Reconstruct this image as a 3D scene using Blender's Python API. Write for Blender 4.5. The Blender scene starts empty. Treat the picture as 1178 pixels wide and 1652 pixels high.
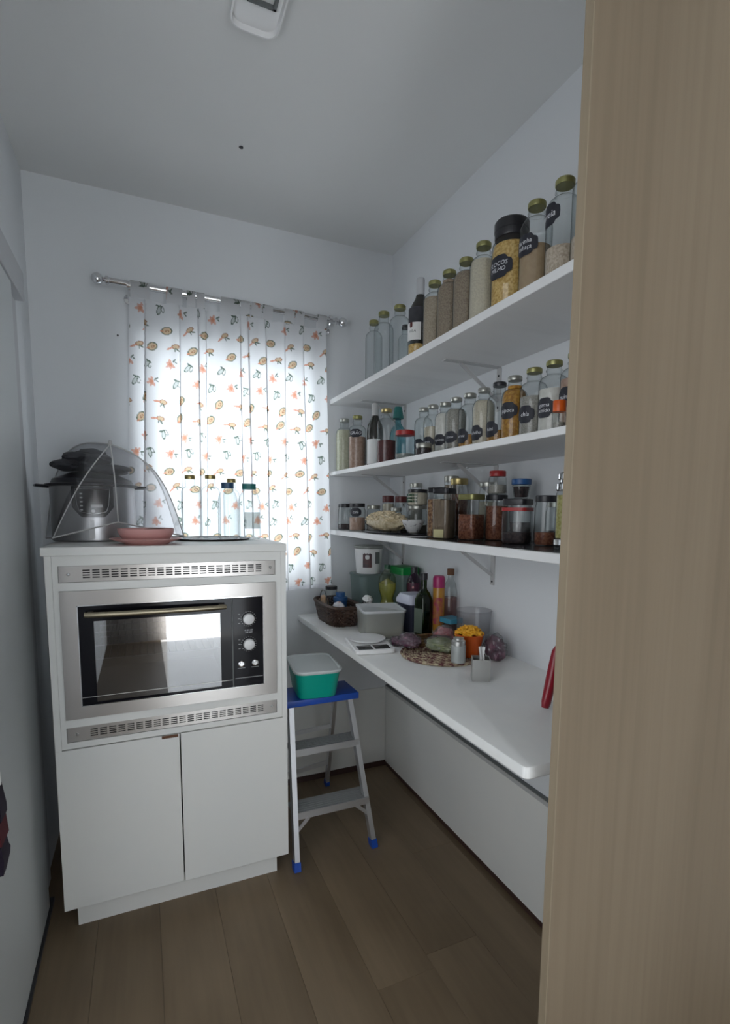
import bpy, bmesh, math, random
import numpy as np
from mathutils import Vector, Matrix
random.seed(7)
sc = bpy.context.scene
COL = sc.collection
PI = math.pi

# ------------------------------------------------------------------ camera
cd = bpy.data.cameras.new('camera'); cam = bpy.data.objects.new('camera', cd); COL.objects.link(cam)
cd.sensor_fit = 'HORIZONTAL'; cd.sensor_width = 36.0
cd.lens = 36.0 * 842.1 / 1178.0
cd.shift_x = -19.7 / 1178.0; cd.shift_y = 89.99 / 1178.0
cd.clip_start = 0.02
cam.matrix_world = (Matrix.Translation((0, 0, 1.4)) @ Matrix.Rotation(-0.4232, 4, 'Z')
                    @ Matrix.Rotation(PI/2 - 0.1071, 4, 'X') @ Matrix.Rotation(0.0093, 4, 'Z'))
sc.camera = cam
# ------------------------------------------------------------------ world, lights, exposure
w = bpy.data.worlds.new('sky'); sc.world = w; w.use_nodes = True
bg = w.node_tree.nodes['Background']
bg.inputs[0].default_value = (0.88, 0.94, 1.0, 1); bg.inputs[1].default_value = 4.0
def area(name, loc, rot, sx, sy, power, color):
    l = bpy.data.lights.new(name, 'AREA'); l.shape = 'RECTANGLE'; l.size = sx; l.size_y = sy
    l.energy = power; l.color = color
    o = bpy.data.objects.new(name, l); COL.objects.link(o); o.location = loc; o.rotation_euler = rot
    return o
# daylight coming in through the open doorway behind the photographer
area('doorway_daylight', (0.56, -2.2, 1.12), (PI/2, 0, PI), 0.80, 2.2, 94, (1.0, 0.98, 0.95))
# daylight from the side room to the left of the photographer
area('side_room_daylight', (-1.05, .20, 1.45), (PI/2, 0, -math.radians(48)), 1.3, 1.7, 14, (0.94, 0.97, 1.0))
sc.view_settings.view_transform = 'Standard'; sc.view_settings.look = 'None'
sc.view_settings.gamma = 1; sc.view_settings.use_curve_mapping = False
sc.view_settings.exposure = 0.34
sc.cycles.use_denoising = True
sc.cycles.max_bounces = 10; sc.cycles.diffuse_bounces = 5; sc.cycles.glossy_bounces = 4
sc.cycles.transparent_max_bounces = 40; sc.cycles.transmission_bounces = 6
sc.cycles.caustics_reflective = False; sc.cycles.caustics_refractive = False
sc.cycles.sample_clamp_indirect = 6

# ------------------------------------------------------------------ materials
def mat(name, color=(.8,.8,.8), rough=.5, metal=0.0, spec=.5, aniso=0.0, trans=0.0, coat=0.0, bump=None, noise=None, sss=0):
    """noise=(scale xyz, amount colour2, detail) mixes a second colour; bump=(scale xyz, strength)"""
    m = bpy.data.materials.new(name); m.use_nodes = True
    nt = m.node_tree; p = nt.nodes['Principled BSDF']
    p.inputs['Base Color'].default_value = (*color, 1); p.inputs['Roughness'].default_value = rough
    p.inputs['Metallic'].default_value = metal; p.inputs['Specular IOR Level'].default_value = spec
    p.inputs['Coat Weight'].default_value = coat
    if trans: p.inputs['Transmission Weight'].default_value = trans
    if aniso:
        p.inputs['Anisotropic'].default_value = aniso
        t = nt.nodes.new('ShaderNodeTangent'); t.direction_type = 'RADIAL'; t.axis = 'Z'; p.inputs['Anisotropic Rotation'].default_value = .25
        nt.links.new(t.outputs[0], p.inputs['Tangent'])
    tc = nt.nodes.new('ShaderNodeTexCoord')
    def nz(scale, detail=4):
        mp = nt.nodes.new('ShaderNodeMapping'); mp.inputs['Scale'].default_value = scale
        n = nt.nodes.new('ShaderNodeTexNoise'); n.inputs['Scale'].default_value = 1; n.inputs['Detail'].default_value = detail
        nt.links.new(tc.outputs['Object'], mp.inputs[0]); nt.links.new(mp.outputs[0], n.inputs[0]); return n
    if noise:
        n = nz(noise[0]); r = nt.nodes.new('ShaderNodeValToRGB')
        lo, hi = (noise[2], noise[3]) if len(noise) > 2 else (.35, .65)
        r.color_ramp.elements[0].position = lo; r.color_ramp.elements[1].position = hi
        r.color_ramp.elements[0].color = (*color, 1); r.color_ramp.elements[1].color = (*noise[1], 1)
        nt.links.new(n.outputs[0], r.inputs[0]); nt.links.new(r.outputs[0], p.inputs['Base Color'])
    if bump:
        n = nz(bump[0]); b = nt.nodes.new('ShaderNodeBump'); b.inputs['Strength'].default_value = bump[1]
        b.inputs['Distance'].default_value = .002
        nt.links.new(n.outputs[0], b.inputs['Height']); nt.links.new(b.outputs[0], p.inputs['Normal'])
    return m
def glass(name, tint=(.93,.95,.95), edge=(.34,.37,.38), rough=.02, body=0.0, bodycol=(.8,.85,.85), refl=.045):
    """thin-walled glass or clear plastic: straight transmission, Fresnel reflection, longer path tinted at grazing angles"""
    m = bpy.data.materials.new(name); m.use_nodes = True; nt = m.node_tree; N = nt.nodes; L = nt.links
    N.remove(N['Principled BSDF']); out = N['Material Output']
    tr = N.new('ShaderNodeBsdfTransparent'); gl = N.new('ShaderNodeBsdfGlossy'); gl.inputs['Roughness'].default_value = rough
    lw = N.new('ShaderNodeLayerWeight'); lw.inputs[0].default_value = .5
    pw = N.new('ShaderNodeMath'); pw.operation = 'POWER'; pw.inputs[1].default_value = 3.0
    p5 = N.new('ShaderNodeMath'); p5.operation = 'POWER'; p5.inputs[1].default_value = 5.0; L.new(lw.outputs['Facing'], p5.inputs[0])
    fr = N.new('ShaderNodeMath'); fr.operation = 'MULTIPLY_ADD'; fr.inputs[1].default_value = .55; fr.inputs[2].default_value = refl; L.new(p5.outputs[0], fr.inputs[0])
    mx = N.new('ShaderNodeMix'); mx.data_type = 'RGBA'
    mx.inputs[6].default_value = (*tint, 1); mx.inputs[7].default_value = (*edge, 1)
    L.new(lw.outputs['Facing'], pw.inputs[0]); L.new(pw.outputs[0], mx.inputs[0]); L.new(mx.outputs[2], tr.inputs[0])
    ms = N.new('ShaderNodeMixShader'); L.new(fr.outputs[0], ms.inputs[0]); 
    src = tr
    if body:
        df = N.new('ShaderNodeBsdfDiffuse'); df.inputs[0].default_value = (*bodycol, 1)
        tl = N.new('ShaderNodeBsdfTranslucent'); tl.inputs[0].default_value = (*bodycol, 1)
        a = N.new('ShaderNodeMixShader'); a.inputs[0].default_value = .5; L.new(df.outputs[0], a.inputs[1]); L.new(tl.outputs[0], a.inputs[2])
        b = N.new('ShaderNodeMixShader'); b.inputs[0].default_value = body; L.new(tr.outputs[0], b.inputs[1]); L.new(a.outputs[0], b.inputs[2]); src = b
    L.new(src.outputs[0], ms.inputs[1]); L.new(gl.outputs[0], ms.inputs[2]); L.new(ms.outputs[0], out.inputs[0])
    return m
def wood(name, c1, c2, scale=(9, 9, .7), rough=.45, big=.5, seed=0, stretch='z', spec=.4):
    m = bpy.data.materials.new(name); m.use_nodes = True; nt = m.node_tree; N = nt.nodes; L = nt.links
    p = N['Principled BSDF']; p.inputs['Roughness'].default_value = rough; p.inputs['Specular IOR Level'].default_value = spec
    tc = N.new('ShaderNodeTexCoord'); oi = N.new('ShaderNodeObjectInfo')
    ml = N.new('ShaderNodeVectorMath'); ml.operation = 'SCALE'; ml.inputs[0].default_value = (.9, 5.1, .7); L.new(oi.outputs['Random'], ml.inputs['Scale'])
    ad = N.new('ShaderNodeVectorMath'); ad.operation = 'ADD'; L.new(tc.outputs['Object'], ad.inputs[0]); L.new(ml.outputs[0], ad.inputs[1])
    def nz(s, d, dist=0):
        mp = N.new('ShaderNodeMapping'); mp.inputs['Scale'].default_value = s; L.new(ad.outputs[0], mp.inputs[0])
        n = N.new('ShaderNodeTexNoise'); n.inputs['Scale'].default_value = 1; n.inputs['Detail'].default_value = d; n.inputs['Distortion'].default_value = dist
        L.new(mp.outputs[0], n.inputs[0]); return n
    a = nz(scale, 5, .6); b = nz(tuple(v*14 if v > 2 else v*3 for v in scale), 3); 
    r1 = N.new('ShaderNodeValToRGB'); r1.color_ramp.elements[0].position = .32; r1.color_ramp.elements[1].position = .68
    r1.color_ramp.elements[0].color = (*c1, 1); r1.color_ramp.elements[1].color = (*c2, 1); L.new(a.outputs[0], r1.inputs[0])
    r2 = N.new('ShaderNodeValToRGB'); r2.color_ramp.elements[0].position = .3; r2.color_ramp.elements[1].position = .6
    r2.color_ramp.elements[0].color = (.91,.905,.90,1); r2.color_ramp.elements[1].color = (1,1,1,1); L.new(b.outputs[0], r2.inputs[0])
    mx = N.new('ShaderNodeMix'); mx.data_type = 'RGBA'; mx.blend_type = 'MULTIPLY'; mx.inputs[0].default_value = 1
    L.new(r1.outputs[0], mx.inputs[6]); L.new(r2.outputs[0], mx.inputs[7]); L.new(mx.outputs[2], p.inputs['Base Color'])
    bp_ = N.new('ShaderNodeBump'); bp_.inputs['Strength'].default_value = .15; bp_.inputs['Distance'].default_value = .001
    L.new(b.outputs[0], bp_.inputs['Height']); L.new(bp_.outputs[0], p.inputs['Normal'])
    return m
def vcol(name, rough=.8, translucent=0.0):
    m = bpy.data.materials.new(name); m.use_nodes = True; nt = m.node_tree; N = nt.nodes; L = nt.links
    a = N.new('ShaderNodeVertexColor'); a.layer_name = 'print'
    if not translucent:
        p = N['Principled BSDF']; p.inputs['Roughness'].default_value = rough; L.new(a.outputs[0], p.inputs['Base Color']); return m
    N.remove(N['Principled BSDF']); d = N.new('ShaderNodeBsdfDiffuse'); t = N.new('ShaderNodeBsdfTranslucent'); x = N.new('ShaderNodeMixShader')
    x.inputs[0].default_value = translucent
    L.new(a.outputs[0], d.inputs[0]); L.new(a.outputs[0], t.inputs[0]); L.new(d.outputs[0], x.inputs[1]); L.new(t.outputs[0], x.inputs[2])
    L.new(x.outputs[0], N['Material Output'].inputs[0]); return m

M = {}
M['wall'] = mat('white_wall_paint', (.74,.76,.78), .85, bump=((22,22,22), .25), spec=.2)
M['ceil'] = mat('ceiling_paint', (.76,.765,.76), .9, noise=((.8,.8,.8), (.72,.725,.72)), spec=.1)
M['white'] = mat('white_laminate', (.80,.80,.77), .42, noise=((3,3,3), (.77,.78,.76)))
M['shelf'] = mat('white_shelf_laminate', (.80,.80,.80), .5, noise=((1.5,9,3), (.72,.72,.72), .5, .8))
M['counter'] = mat('white_stone', (.83,.83,.81), .28, noise=((4,4,4), (.76,.77,.77), .45, .75))
M['pale_grey'] = mat('grey_door_laminate', (.60,.63,.64), .5)
M['frame_grey'] = mat('grey_painted_frame', (.52,.53,.55), .5)
M['track'] = mat('dark_track', (.03,.03,.035), .4)
M['skirt'] = mat('dark_red_wood', (.055,.028,.024), .5)
M['dark'] = mat('near_black', (.012,.012,.015), .35)
M['blackplastic'] = mat('black_plastic', (.02,.02,.024), .35)
M['blackgloss'] = mat('black_glass', (.006,.006,.009), .08, spec=.2)
M['steel'] = mat('brushed_steel', (.47,.45,.43), .30, 1.0, aniso=.75, bump=((2,600,600), .03))
M['steel2'] = mat('satin_steel', (.55,.55,.53), .35, 1.0)
M['chrome'] = mat('chrome', (.75,.75,.76), .12, 1.0)
M['alu'] = mat('aluminium', (.72,.73,.75), .38, .85)
M['bracket'] = mat('white_painted_steel', (.50,.50,.50), .45)
M['goldcap'] = mat('olive_gold_lid', (.30,.29,.12), .35, .6)
M['silvercap'] = mat('tin_lid', (.42,.42,.38), .35, .8)
M['brass'] = mat('brass_lid', (.45,.36,.16), .3, .8)
M['glass'] = glass('clear_glass')
M['bluegl'] = glass('pale_blue_glass', (.86,.93,.96), (.45,.6,.66))
M['tealgl'] = glass('teal_glass', (.45,.75,.80), (.12,.35,.4))
M['greengl'] = glass('green_bottle_glass', (.16,.30,.06), (.01,.03,.005))
M['darkgl'] = mat('dark_wine_glass', (.022,.022,.018), .08, spec=.7)
M['oilgl'] = glass('pet_plastic', (.90,.93,.84), (.5,.5,.3))
M['film'] = glass('clear_film', (.84,.84,.85), (.55,.55,.56), .12, .13, (.62,.63,.66))
M['frost'] = glass('frosted_plastic', (.78,.80,.78), (.6,.6,.58), .3, .55, (.66,.68,.65))
M['frostg'] = glass('frosted_green_plastic', (.55,.68,.66), (.4,.48,.47), .3, .5, (.42,.52,.51))
M['frostb'] = glass('frosted_blue_plastic', (.45,.48,.60), (.3,.3,.4), .3, .6, (.13,.14,.22))
M['pane'] = glass('window_pane', (.97,.98,.98), (.7,.75,.75), .0)
M['label'] = mat('black_chalk_label', (.015,.016,.025), .6)
M['chalk'] = mat('white_chalk_ink', (.72,.73,.76), .8)
M['paper'] = mat('white_paper', (.75,.75,.74), .7)
M['plasticwhite'] = mat('white_plastic', (.80,.80,.80), .35)
M['blue'] = mat('blue_plastic', (.012,.075,.42), .4)
M['bluelid'] = mat('blue_lid', (.02,.09,.25), .4)
M['teal'] = mat('teal_plastic', (.0,.36,.27), .35)
M['tealdk'] = mat('dark_teal_lid', (.02,.16,.15), .4)
M['red'] = mat('red_plastic', (.24,.008,.02), .28)
M['redlid'] = mat('red_lid', (.35,.02,.02), .4)
M['darkred'] = mat('dark_red_lid', (.10,.02,.02), .45)
M['pink'] = mat('pink_ceramic', (.62,.33,.31), .35)
M['greenlid'] = mat('green_plastic', (.0,.22,.04), .4)
M['darkgreen'] = mat('dark_green_cap', (.01,.07,.03), .4)
M['orange'] = mat('orange_plastic', (.62,.10,.01), .35)
M['yellow'] = mat('yellow_snack', (.80,.40,.02), .6)
M['magenta'] = mat('magenta_plastic', (.35,.02,.12), .35)
M['amber'] = mat('amber_syrup', (.42,.20,.03), .25)
M['purple'] = mat('purple_film', (.10,.025,.06), .3, noise=((25,25,25), (.26,.15,.19)))
M['pinkfilm'] = mat('pink_net', (.40,.09,.10), .5, noise=((60,60,60), (.55,.25,.25)))
M['veg'] = mat('pale_green_leaf', (.20,.24,.10), .5, noise=((30,30,30), (.38,.40,.26)))
M['wicker'] = mat('dark_wicker', (.035,.018,.014), .55, noise=((60,60,60), (.09,.05,.035)))
M['wicker2'] = mat('reddish_wicker', (.12,.045,.02), .6, noise=((50,50,50), (.28,.17,.07)))
M['multi'] = mat('multicolour_weave', (.10,.02,.025), .7, noise=((70,70,90), (.50,.42,.28), .42, .60))
M['rope'] = mat('brass_tone_handle', (.42,.37,.27), .35, 1.0)
M['cloth_dark'] = mat('dark_grey_cloth', (.035,.037,.043), .85, noise=((20,20,20), (.06,.06,.07)))
M['maroon'] = mat('maroon_print', (.12,.05,.05), .5, noise=((30,30,60), (.05,.04,.05)))
M['greyprint'] = mat('grey_print', (.12,.13,.13), .5)
M['purpcloth'] = mat('dark_purple_fabric', (.02,.012,.03), .9)
M['redcloth'] = mat('dark_red_fabric', (.10,.012,.02), .9)
M['tan'] = mat('brown_bread', (.13,.06,.03), .8)
def grain(name, c1, c2, s=230): return mat(name, c1, .8, noise=((s,s,s), c2, .42, .58), bump=((s,s,s), .6))
M['c_white'] = grain('white_flour', (.62,.59,.54), (.70,.67,.62), 60)
M['c_cream'] = grain('cream_grain', (.52,.46,.36), (.60,.54,.42))
M['c_yellowish'] = grain('pale_yellow_grain', (.55,.53,.38), (.62,.60,.46), 120)
M['c_beige'] = grain('beige_grain', (.34,.27,.20), (.44,.36,.27))
M['c_brown'] = grain('brown_grain', (.24,.18,.13), (.33,.26,.19))
M['c_fine'] = grain('tan_meal', (.36,.25,.15), (.39,.28,.17), 80)
M['c_oat'] = grain('oat_flakes', (.42,.33,.25), (.58,.48,.38), 160)
M['c_pasta'] = grain('yellow_corn_flakes', (.50,.30,.08), (.70,.48,.18), 140)
M['c_corn'] = grain('yellow_corn', (.50,.26,.04), (.34,.15,.02), 120)
M['c_darkred'] = grain('dark_red_beans', (.07,.015,.015), (.11,.03,.03), 140)
M['c_redbrown'] = grain('red_brown_spice', (.12,.03,.012), (.22,.08,.04), 140)
M['c_nuts'] = grain('mixed_nuts', (.13,.055,.025), (.40,.24,.13), 100)
M['c_sticks'] = mat('brown_sticks', (.13,.09,.06), .7, noise=((260,260,14), (.26,.19,.13)))
M['c_black'] = grain('dark_beans', (.018,.012,.014), (.05,.03,.03), 120)
M['c_pink'] = grain('pink_grain', (.38,.24,.18), (.46,.31,.24), 90)
M['c_green'] = grain('green_split_peas', (.28,.25,.07), (.40,.36,.14), 140)
M['c_greige'] = grain('grey_seeds', (.27,.25,.22), (.36,.34,.30))
M['floorw'] = wood('brown_floor_laminate', (.145,.103,.062), (.225,.165,.104), (3.6, .9, 4), .40, spec=.35)
M['oak'] = wood('light_oak_laminate', (.225,.172,.115), (.285,.222,.153), (4, 4, .40), .55, spec=.25)
M['oakedge'] = wood('oak_edge_band', (.28,.222,.150), (.33,.265,.185), (5, 5, .45), .5, spec=.3)

# ------------------------------------------------------------------ mesh helpers
def obj(name, bm, m, parent=None, smooth=True, loc=None):
    me = bpy.data.meshes.new(name)
    if isinstance(bm, bmesh.types.BMesh): bmesh.ops.recalc_face_normals(bm, faces=bm.faces); bm.to_mesh(me); bm.free()
    else: me = bm
    if m is not None and not me.materials: me.materials.append(M[m] if isinstance(m, str) else m)
    if smooth:
        me.shade_smooth(); me.set_sharp_from_angle(angle=math.radians(35))
    o = bpy.data.objects.new(name, me); COL.objects.link(o)
    if parent: o.parent = parent
    if loc: o.location = loc
    return o
def tag(o, label, cat, group=None, kind=None):
    if label: o['label'] = label
    if cat: o['category'] = cat
    if group: o['group'] = group
    if kind: o['kind'] = kind
    return o
def thing(name, label, cat, loc=(0,0,0), rz=0, group=None):
    o = bpy.data.objects.new(name, None); COL.objects.link(o); o.location = loc; o.rotation_euler = (0,0,rz); o.empty_display_size = .05
    return tag(o, label, cat, group)
def structure(name, bm, m, parent=None, smooth=False):
    o = obj(name, bm, m, parent, smooth)
    if not parent: o['kind'] = 'structure'
    return o
def B(): return bmesh.new()
def box(bm, x0, x1, y0, y1, z0, z1, bev=0, seg=1, mtx=None):
    t = bmesh.new(); bmesh.ops.create_cube(t, size=1)
    bmesh.ops.transform(t, matrix=Matrix.Translation(((x0+x1)/2, (y0+y1)/2, (z0+z1)/2)) @ Matrix.Diagonal((x1-x0, y1-y0, z1-z0, 1)), verts=t.verts)
    if bev: bmesh.ops.bevel(t, geom=t.edges[:], offset=bev, segments=seg, affect='EDGES', profile=.6)
    if mtx: bmesh.ops.transform(t, matrix=mtx, verts=t.verts)
    merge(bm, t); return bm
def merge(bm, t):
    me = bpy.data.meshes.new('tmp'); t.to_mesh(me); t.free(); bm.from_mesh(me); bpy.data.meshes.remove(me)
def rings(bm, secs, close=True, cap0=True, cap1=True):
    """secs: list of equally long vertex rings"""
    R = [[bm.verts.new(p) for p in s] for s in secs]; n = len(R[0])
    for a, b in zip(R, R[1:]):
        for i in range(n if close else n-1):
            j = (i+1) % n; bm.faces.new((a[i], a[j], b[j], b[i]))
    if cap0: bm.faces.new(R[0][::-1])
    if cap1: bm.faces.new(R[-1])
    return bm
def lathe(bm, prof, seg=28, cx=0, cy=0, cap0=False, cap1=False):
    secs = []
    for r, z in prof:
        r = max(r, 1e-5); secs.append([(cx + r*math.cos(2*PI*i/seg), cy + r*math.sin(2*PI*i/seg), z) for i in range(seg)])
    return rings(bm, secs, True, cap0, cap1)
def rrect(hx, hy, rc, z, n=5, cx=0, cy=0):
    rc = min(rc, hx*.999, hy*.999); pts = []
    for k, (sx, sy) in enumerate(((1,1), (-1,1), (-1,-1), (1,-1))):
        for i in range(n):
            a = k*PI/2 + (PI/2)*i/(n-1)
            pts.append((cx + sx*(hx-rc) + rc*math.cos(a), cy + sy*(hy-rc) + rc*math.sin(a), z))
    return pts
def loft(bm, secs, cap0=True, cap1=True, n=5):
    return rings(bm, [rrect(hx, hy, rc, z, n) for z, hx, hy, rc in secs], True, cap0, cap1)
def tube(bm, pts, r, seg=8, cap=True, closed=False, sy=1.0):
    P = [Vector(p) for p in pts]; n = len(P); secs = []; up = None
    for i, p in enumerate(P):
        if closed: d = (P[(i+1) % n] - P[i-1]).normalized()
        else: d = (P[min(i+1, n-1)] - P[max(i-1, 0)]).normalized()
        if up is None:
            up = Vector((0,0,1)) if abs(d.z) < .95 else Vector((0,1,0))
        u = d.cross(up).normalized(); v = u.cross(d).normalized(); up = v
        rr = r[i] if isinstance(r, (list, tuple)) else r
        secs.append([tuple(p + u*math.cos(2*PI*k/seg)*rr + v*math.sin(2*PI*k/seg)*rr*sy) for k in range(seg)])
    if closed: secs.append(secs[0]); cap = False
    rings(bm, secs, True, cap, cap); 
    if closed: bmesh.ops.remove_doubles(bm, verts=bm.verts, dist=1e-6)
    return bm
def bar(bm, a, b, wx, wy, upv=(0,0,1)):
    """rectangular bar from a to b"""
    a = Vector(a); b = Vector(b); d = (b-a); L = d.length; d.normalize()
    u = d.cross(Vector(upv)).normalized(); v = u.cross(d).normalized()
    secs = [[tuple(p + u*sx*wx/2 + v*sy*wy/2) for sx, sy in ((1,1), (-1,1), (-1,-1), (1,-1))] for p in (a, b)]
    return rings(bm, secs)
def cyl(bm, x, y, z0, z1, r, seg=20): return lathe(bm, [(r, z0), (r, z1)], seg, x, y, True, True)
def blob(bm, c, s, amp=.15, sub=3, freq=6, seed=0, flat=None):
    from mathutils import noise as nz
    t = bmesh.new(); bmesh.ops.create_icosphere(t, subdivisions=sub, radius=1)
    for v in t.verts:
        n = nz.noise(v.co*freq/3 + Vector((seed*7.1, seed*3.3, 0))); n2 = nz.noise(v.co*freq + Vector((seed, 9, 2)))
        k = 1 + amp*n + amp*.5*n2
        co = Vector((v.co.x*s[0], v.co.y*s[1], v.co.z*s[2]))*k
        if flat is not None: co.z = max(co.z, flat)
        v.co = co + Vector(c)
    merge(bm, t); return bm
def cylpatch(r, ang0, zc, hw, hh, shape='cloud', n=36):
    bm = B(); 
    def P(x, z): return (r*math.cos(ang0 + x/r), r*math.sin(ang0 + x/r), zc + z)
    if shape == 'rect':
        G = [[bm.verts.new(P(-hw + 2*hw*i/16, sgn*hh)) for sgn in (-1, 1)] for i in range(17)]
        for a, c in zip(G, G[1:]): bm.faces.new((a[0], c[0], c[1], a[1]))
        return bm
    rg = []
    for k in (0.34, .67, 1.0):
        row = []
        for i in range(n):
            a = 2*PI*i/n; c, s = math.cos(a), math.sin(a)
            e = .55 if shape != 'rect' else .12
            x = hw*math.copysign(abs(c)**e, c); z = hh*math.copysign(abs(s)**e, s)
            if shape == 'cloud': f = 1 - .10*abs(math.sin(2*a))**6 + .05*math.cos(4*a); x *= f; z *= f
            row.append(bm.verts.new(P(x*k, z*k)))
        rg.append(row)
    c0 = bm.verts.new(P(0, 0))
    for i in range(n):
        j = (i+1) % n; bm.faces.new((c0, rg[0][i], rg[0][j]))
        for q in (0, 1): bm.faces.new((rg[q][i], rg[q+1][i], rg[q+1][j], rg[q][j]))
    return bm
_txt = {}
def textmesh(s, size, spacing=1.0):
    cu = bpy.data.curves.new('lettering', 'FONT'); cu.body = s; cu.size = size; cu.align_x = 'CENTER'; cu.align_y = 'CENTER'
    cu.resolution_u = 2; cu.space_line = .95; cu.offset = 0; cu.shear = .15
    o = bpy.data.objects.new('tmp_text', cu); COL.objects.link(o)
    dg = bpy.context.evaluated_depsgraph_get(); me = bpy.data.meshes.new_from_object(o.evaluated_get(dg))
    bpy.data.objects.remove(o); bpy.data.curves.remove(cu)
    me.materials.clear(); me.name = 'lettering'; return me
def cyltext(s, size, r, ang0, zc, tilt=0.0):
    me = textmesh(s, size)
    for v in me.vertices:
        x, z = v.co.x, v.co.y + v.co.x*tilt
        v.co = (r*math.cos(ang0 + x/r), r*math.sin(ang0 + x/r), zc + z)
    return me

# ------------------------------------------------------------------ room structure
XL, XR, YB, H, YW = -.375, 1.203, 2.515, 2.684, .735
XF, YR = 1.60, -2.3        # right wall and rear wall of the part of the room behind the oak panel
b = box(B(), XL-.1, XF+.1, .15, YB+.15, -.08, -.004)
floor = structure('floor', b, M['dark'])
pw, gap = .192, .00035
i = 0; x = XL
Y0F = .15
structure('floor_kitchen', box(B(), XL-.1, .14, YR-.1, Y0F, -.08, 0), mat('brown_kitchen_floor', (.10,.075,.05), .5))
structure('floor_reflector', box(B(), .14, XF+.1, YR-.1, Y0F, -.08, 0), mat('pale_reflector_floor', (.74,.73,.70), .12))  # unseen pale glossy floor added to brighten the oven glass reflection
rnd = random.Random(3)
while x < XF:
    x1 = min(x + pw, XF); y = Y0F - rnd.uniform(.1, 1.1)
    while y < YB:
        y1 = y + 1.28; a0, a1 = max(y, Y0F), min(y1, YB)
        if a1 - a0 > .02:
            bb = box(B(), -(x1-x)/2+gap, (x1-x)/2-gap, -(a1-a0)/2+gap, (a1-a0)/2-gap, -.004, 0, .0003)
            o = obj('plank', bb, 'floorw', floor, False); o.location = ((x+x1)/2, (a0+a1)/2, 0)
        y = y1
    x = x1; i += 1
structure('ceiling', box(B(), XL-.1, XF+.1, YR-.1, YB+.15, H, H+.1), 'ceil')
b = B(); box(b, XL-.1, XL, 1.25, YB+.15, -.08, H); box(b, XL-.1, XL, YR-.1, -.35, -.08, H); box(b, XL-.1, XL, -.35, 1.25, 2.12, H)
structure('wall_left', b, 'wall')
b = B(); box(b, -1.6, -1.5, -.55, 1.45, -.08, H+.1); box(b, -1.5, XL-.1, -.55, -.45, -.08, H+.1); box(b, -1.5, XL-.1, 1.35, 1.45, -.08, H+.1)
box(b, -1.5, XL-.1, -.45, 1.35, H, H+.1); box(b, -1.5, XL-.1, -.45, 1.35, -.08, 0)
structure('wall_sky_blocker', b, 'wall')  # unseen shell added to keep sky light out of the side opening
structure('wall_right', box(B(), XR, XF+.1, YW+.02, YB+.15, -.08, H), 'wall')
structure('wall_front_right', box(B(), XF, XF+.1, YR-.1, YW+.02, -.08, H), 'wall')
# unseen rear wall with doorway, coloured dark to darken the steel's reflection
b = B(); box(b, XL, .2, YR-.1, YR, -.08, H); box(b, 1.05, XF, YR-.1, YR, -.08, H); box(b, .2, 1.05, YR-.1, YR, 2.15, H)
structure('wall_rear', b, mat('dark_reflected_wall', (.16,.15,.14), .5))
# back wall with the window opening
wx0, wx1, wz0, wz1 = .035, .80, 1.075, 2.09
b = B(); y0, y1 = YB, YB+.15
box(b, XL, wx0, y0, y1, -.08, H); box(b, wx1, XR, y0, y1, -.08, H)
box(b, wx0, wx1, y0, y1, -.08, wz0); box(b, wx0, wx1, y0, y1, wz1, H)
structure('wall_back', b, 'wall')
# window
win = thing('window_1', None, None, (0,0,0)); win['kind'] = 'structure'
b = B(); f = .035
for a in ((wx0, wx0+f, wz0, wz1), (wx1-f, wx1, wz0, wz1), (wx0, wx1, wz0, wz0+f), (wx0, wx1, wz1-f, wz1), ((wx0+wx1)/2-.02, (wx0+wx1)/2+.02, wz0, wz1)):
    box(b, a[0], a[1], YB+.07, YB+.10, a[2], a[3])
obj('window_frame', b, 'alu', win, False)
for a in ((wx0+f, (wx0+wx1)/2-.02), ((wx0+wx1)/2+.02, wx1-f)):
    obj('pane', box(B(), a[0], a[1], YB+.083, YB+.087, wz0+f, wz1-f), 'pane', win, False)
# skirtings
structure('baseboard_back', box(B(), .43, XR-.012, YB-.012, YB, 0, .03), 'skirt')
structure('baseboard_right', box(B(), XR-.014, XR, YW+.02, YB, 0, .022), 'skirt')
# sliding door and its header on the left wall
d = thing('door_1', None, None); d['kind'] = 'structure'
obj('door_leaf', box(B(), XL+.004, -.342, 1.27, 2.012, .012, 2.095, .003), 'pale_grey', d, False)
obj('door_header', box(B(), XL, -.336, -.35, 2.19, 2.097, 2.19, .002), 'frame_grey', d, False)
obj('floor_track', box(B(), -.349, -.334, -.34, 2.06, 0, .012), 'track', d, False)
structure('trim_1', box(B(), XL, XL+.012, 2.03, 2.19, 0, 2.097, .002), 'frame_grey')
# oak end panel in the right foreground
pn = thing('oak_panel', 'tall light oak laminate end panel in the right foreground', 'panel', (XR, YW, 0))
obj('board', box(B(), .7200-XR, XF-XR, 0, .018, 0, H), 'oak', pn, False)
e = obj('edge_band', box(B(), .7170-XR, .7200-XR, -.0002, .0185, 0, H), 'oakedge', pn, False)
# low white boards under the worktop
p1 = thing('low_panel', 'long low white board along the right wall beneath the worktop', 'panel', (XR, 1.6, 0))
obj('board', box(B(), -.016, 0, .756-1.6, YB-1.6, .022, .436, .001), 'white', p1, False)
obj('edge_profile', box(B(), -.017, 0, .756-1.6, YB-1.6, .4365, .452), 'bracket', p1, False)['label'] = 'grey edge profile'
obj('groove_shade', box(B(), -.014, 0, .756-1.6, YB-1.6, .4522, .457), 'greyprint', p1, False)['label'] = 'dark strip painted for groove shade'  # solid strip, its dark colour stands in for shade in the groove
p2 = thing('low_panel', 'short low white board on the back wall behind the step ladder', 'panel', (.8, YB, 0))
obj('board', box(B(), -.33, XR-.018-.8, -.010, 0, .03, .447, .001), 'white', p2, False)
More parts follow.
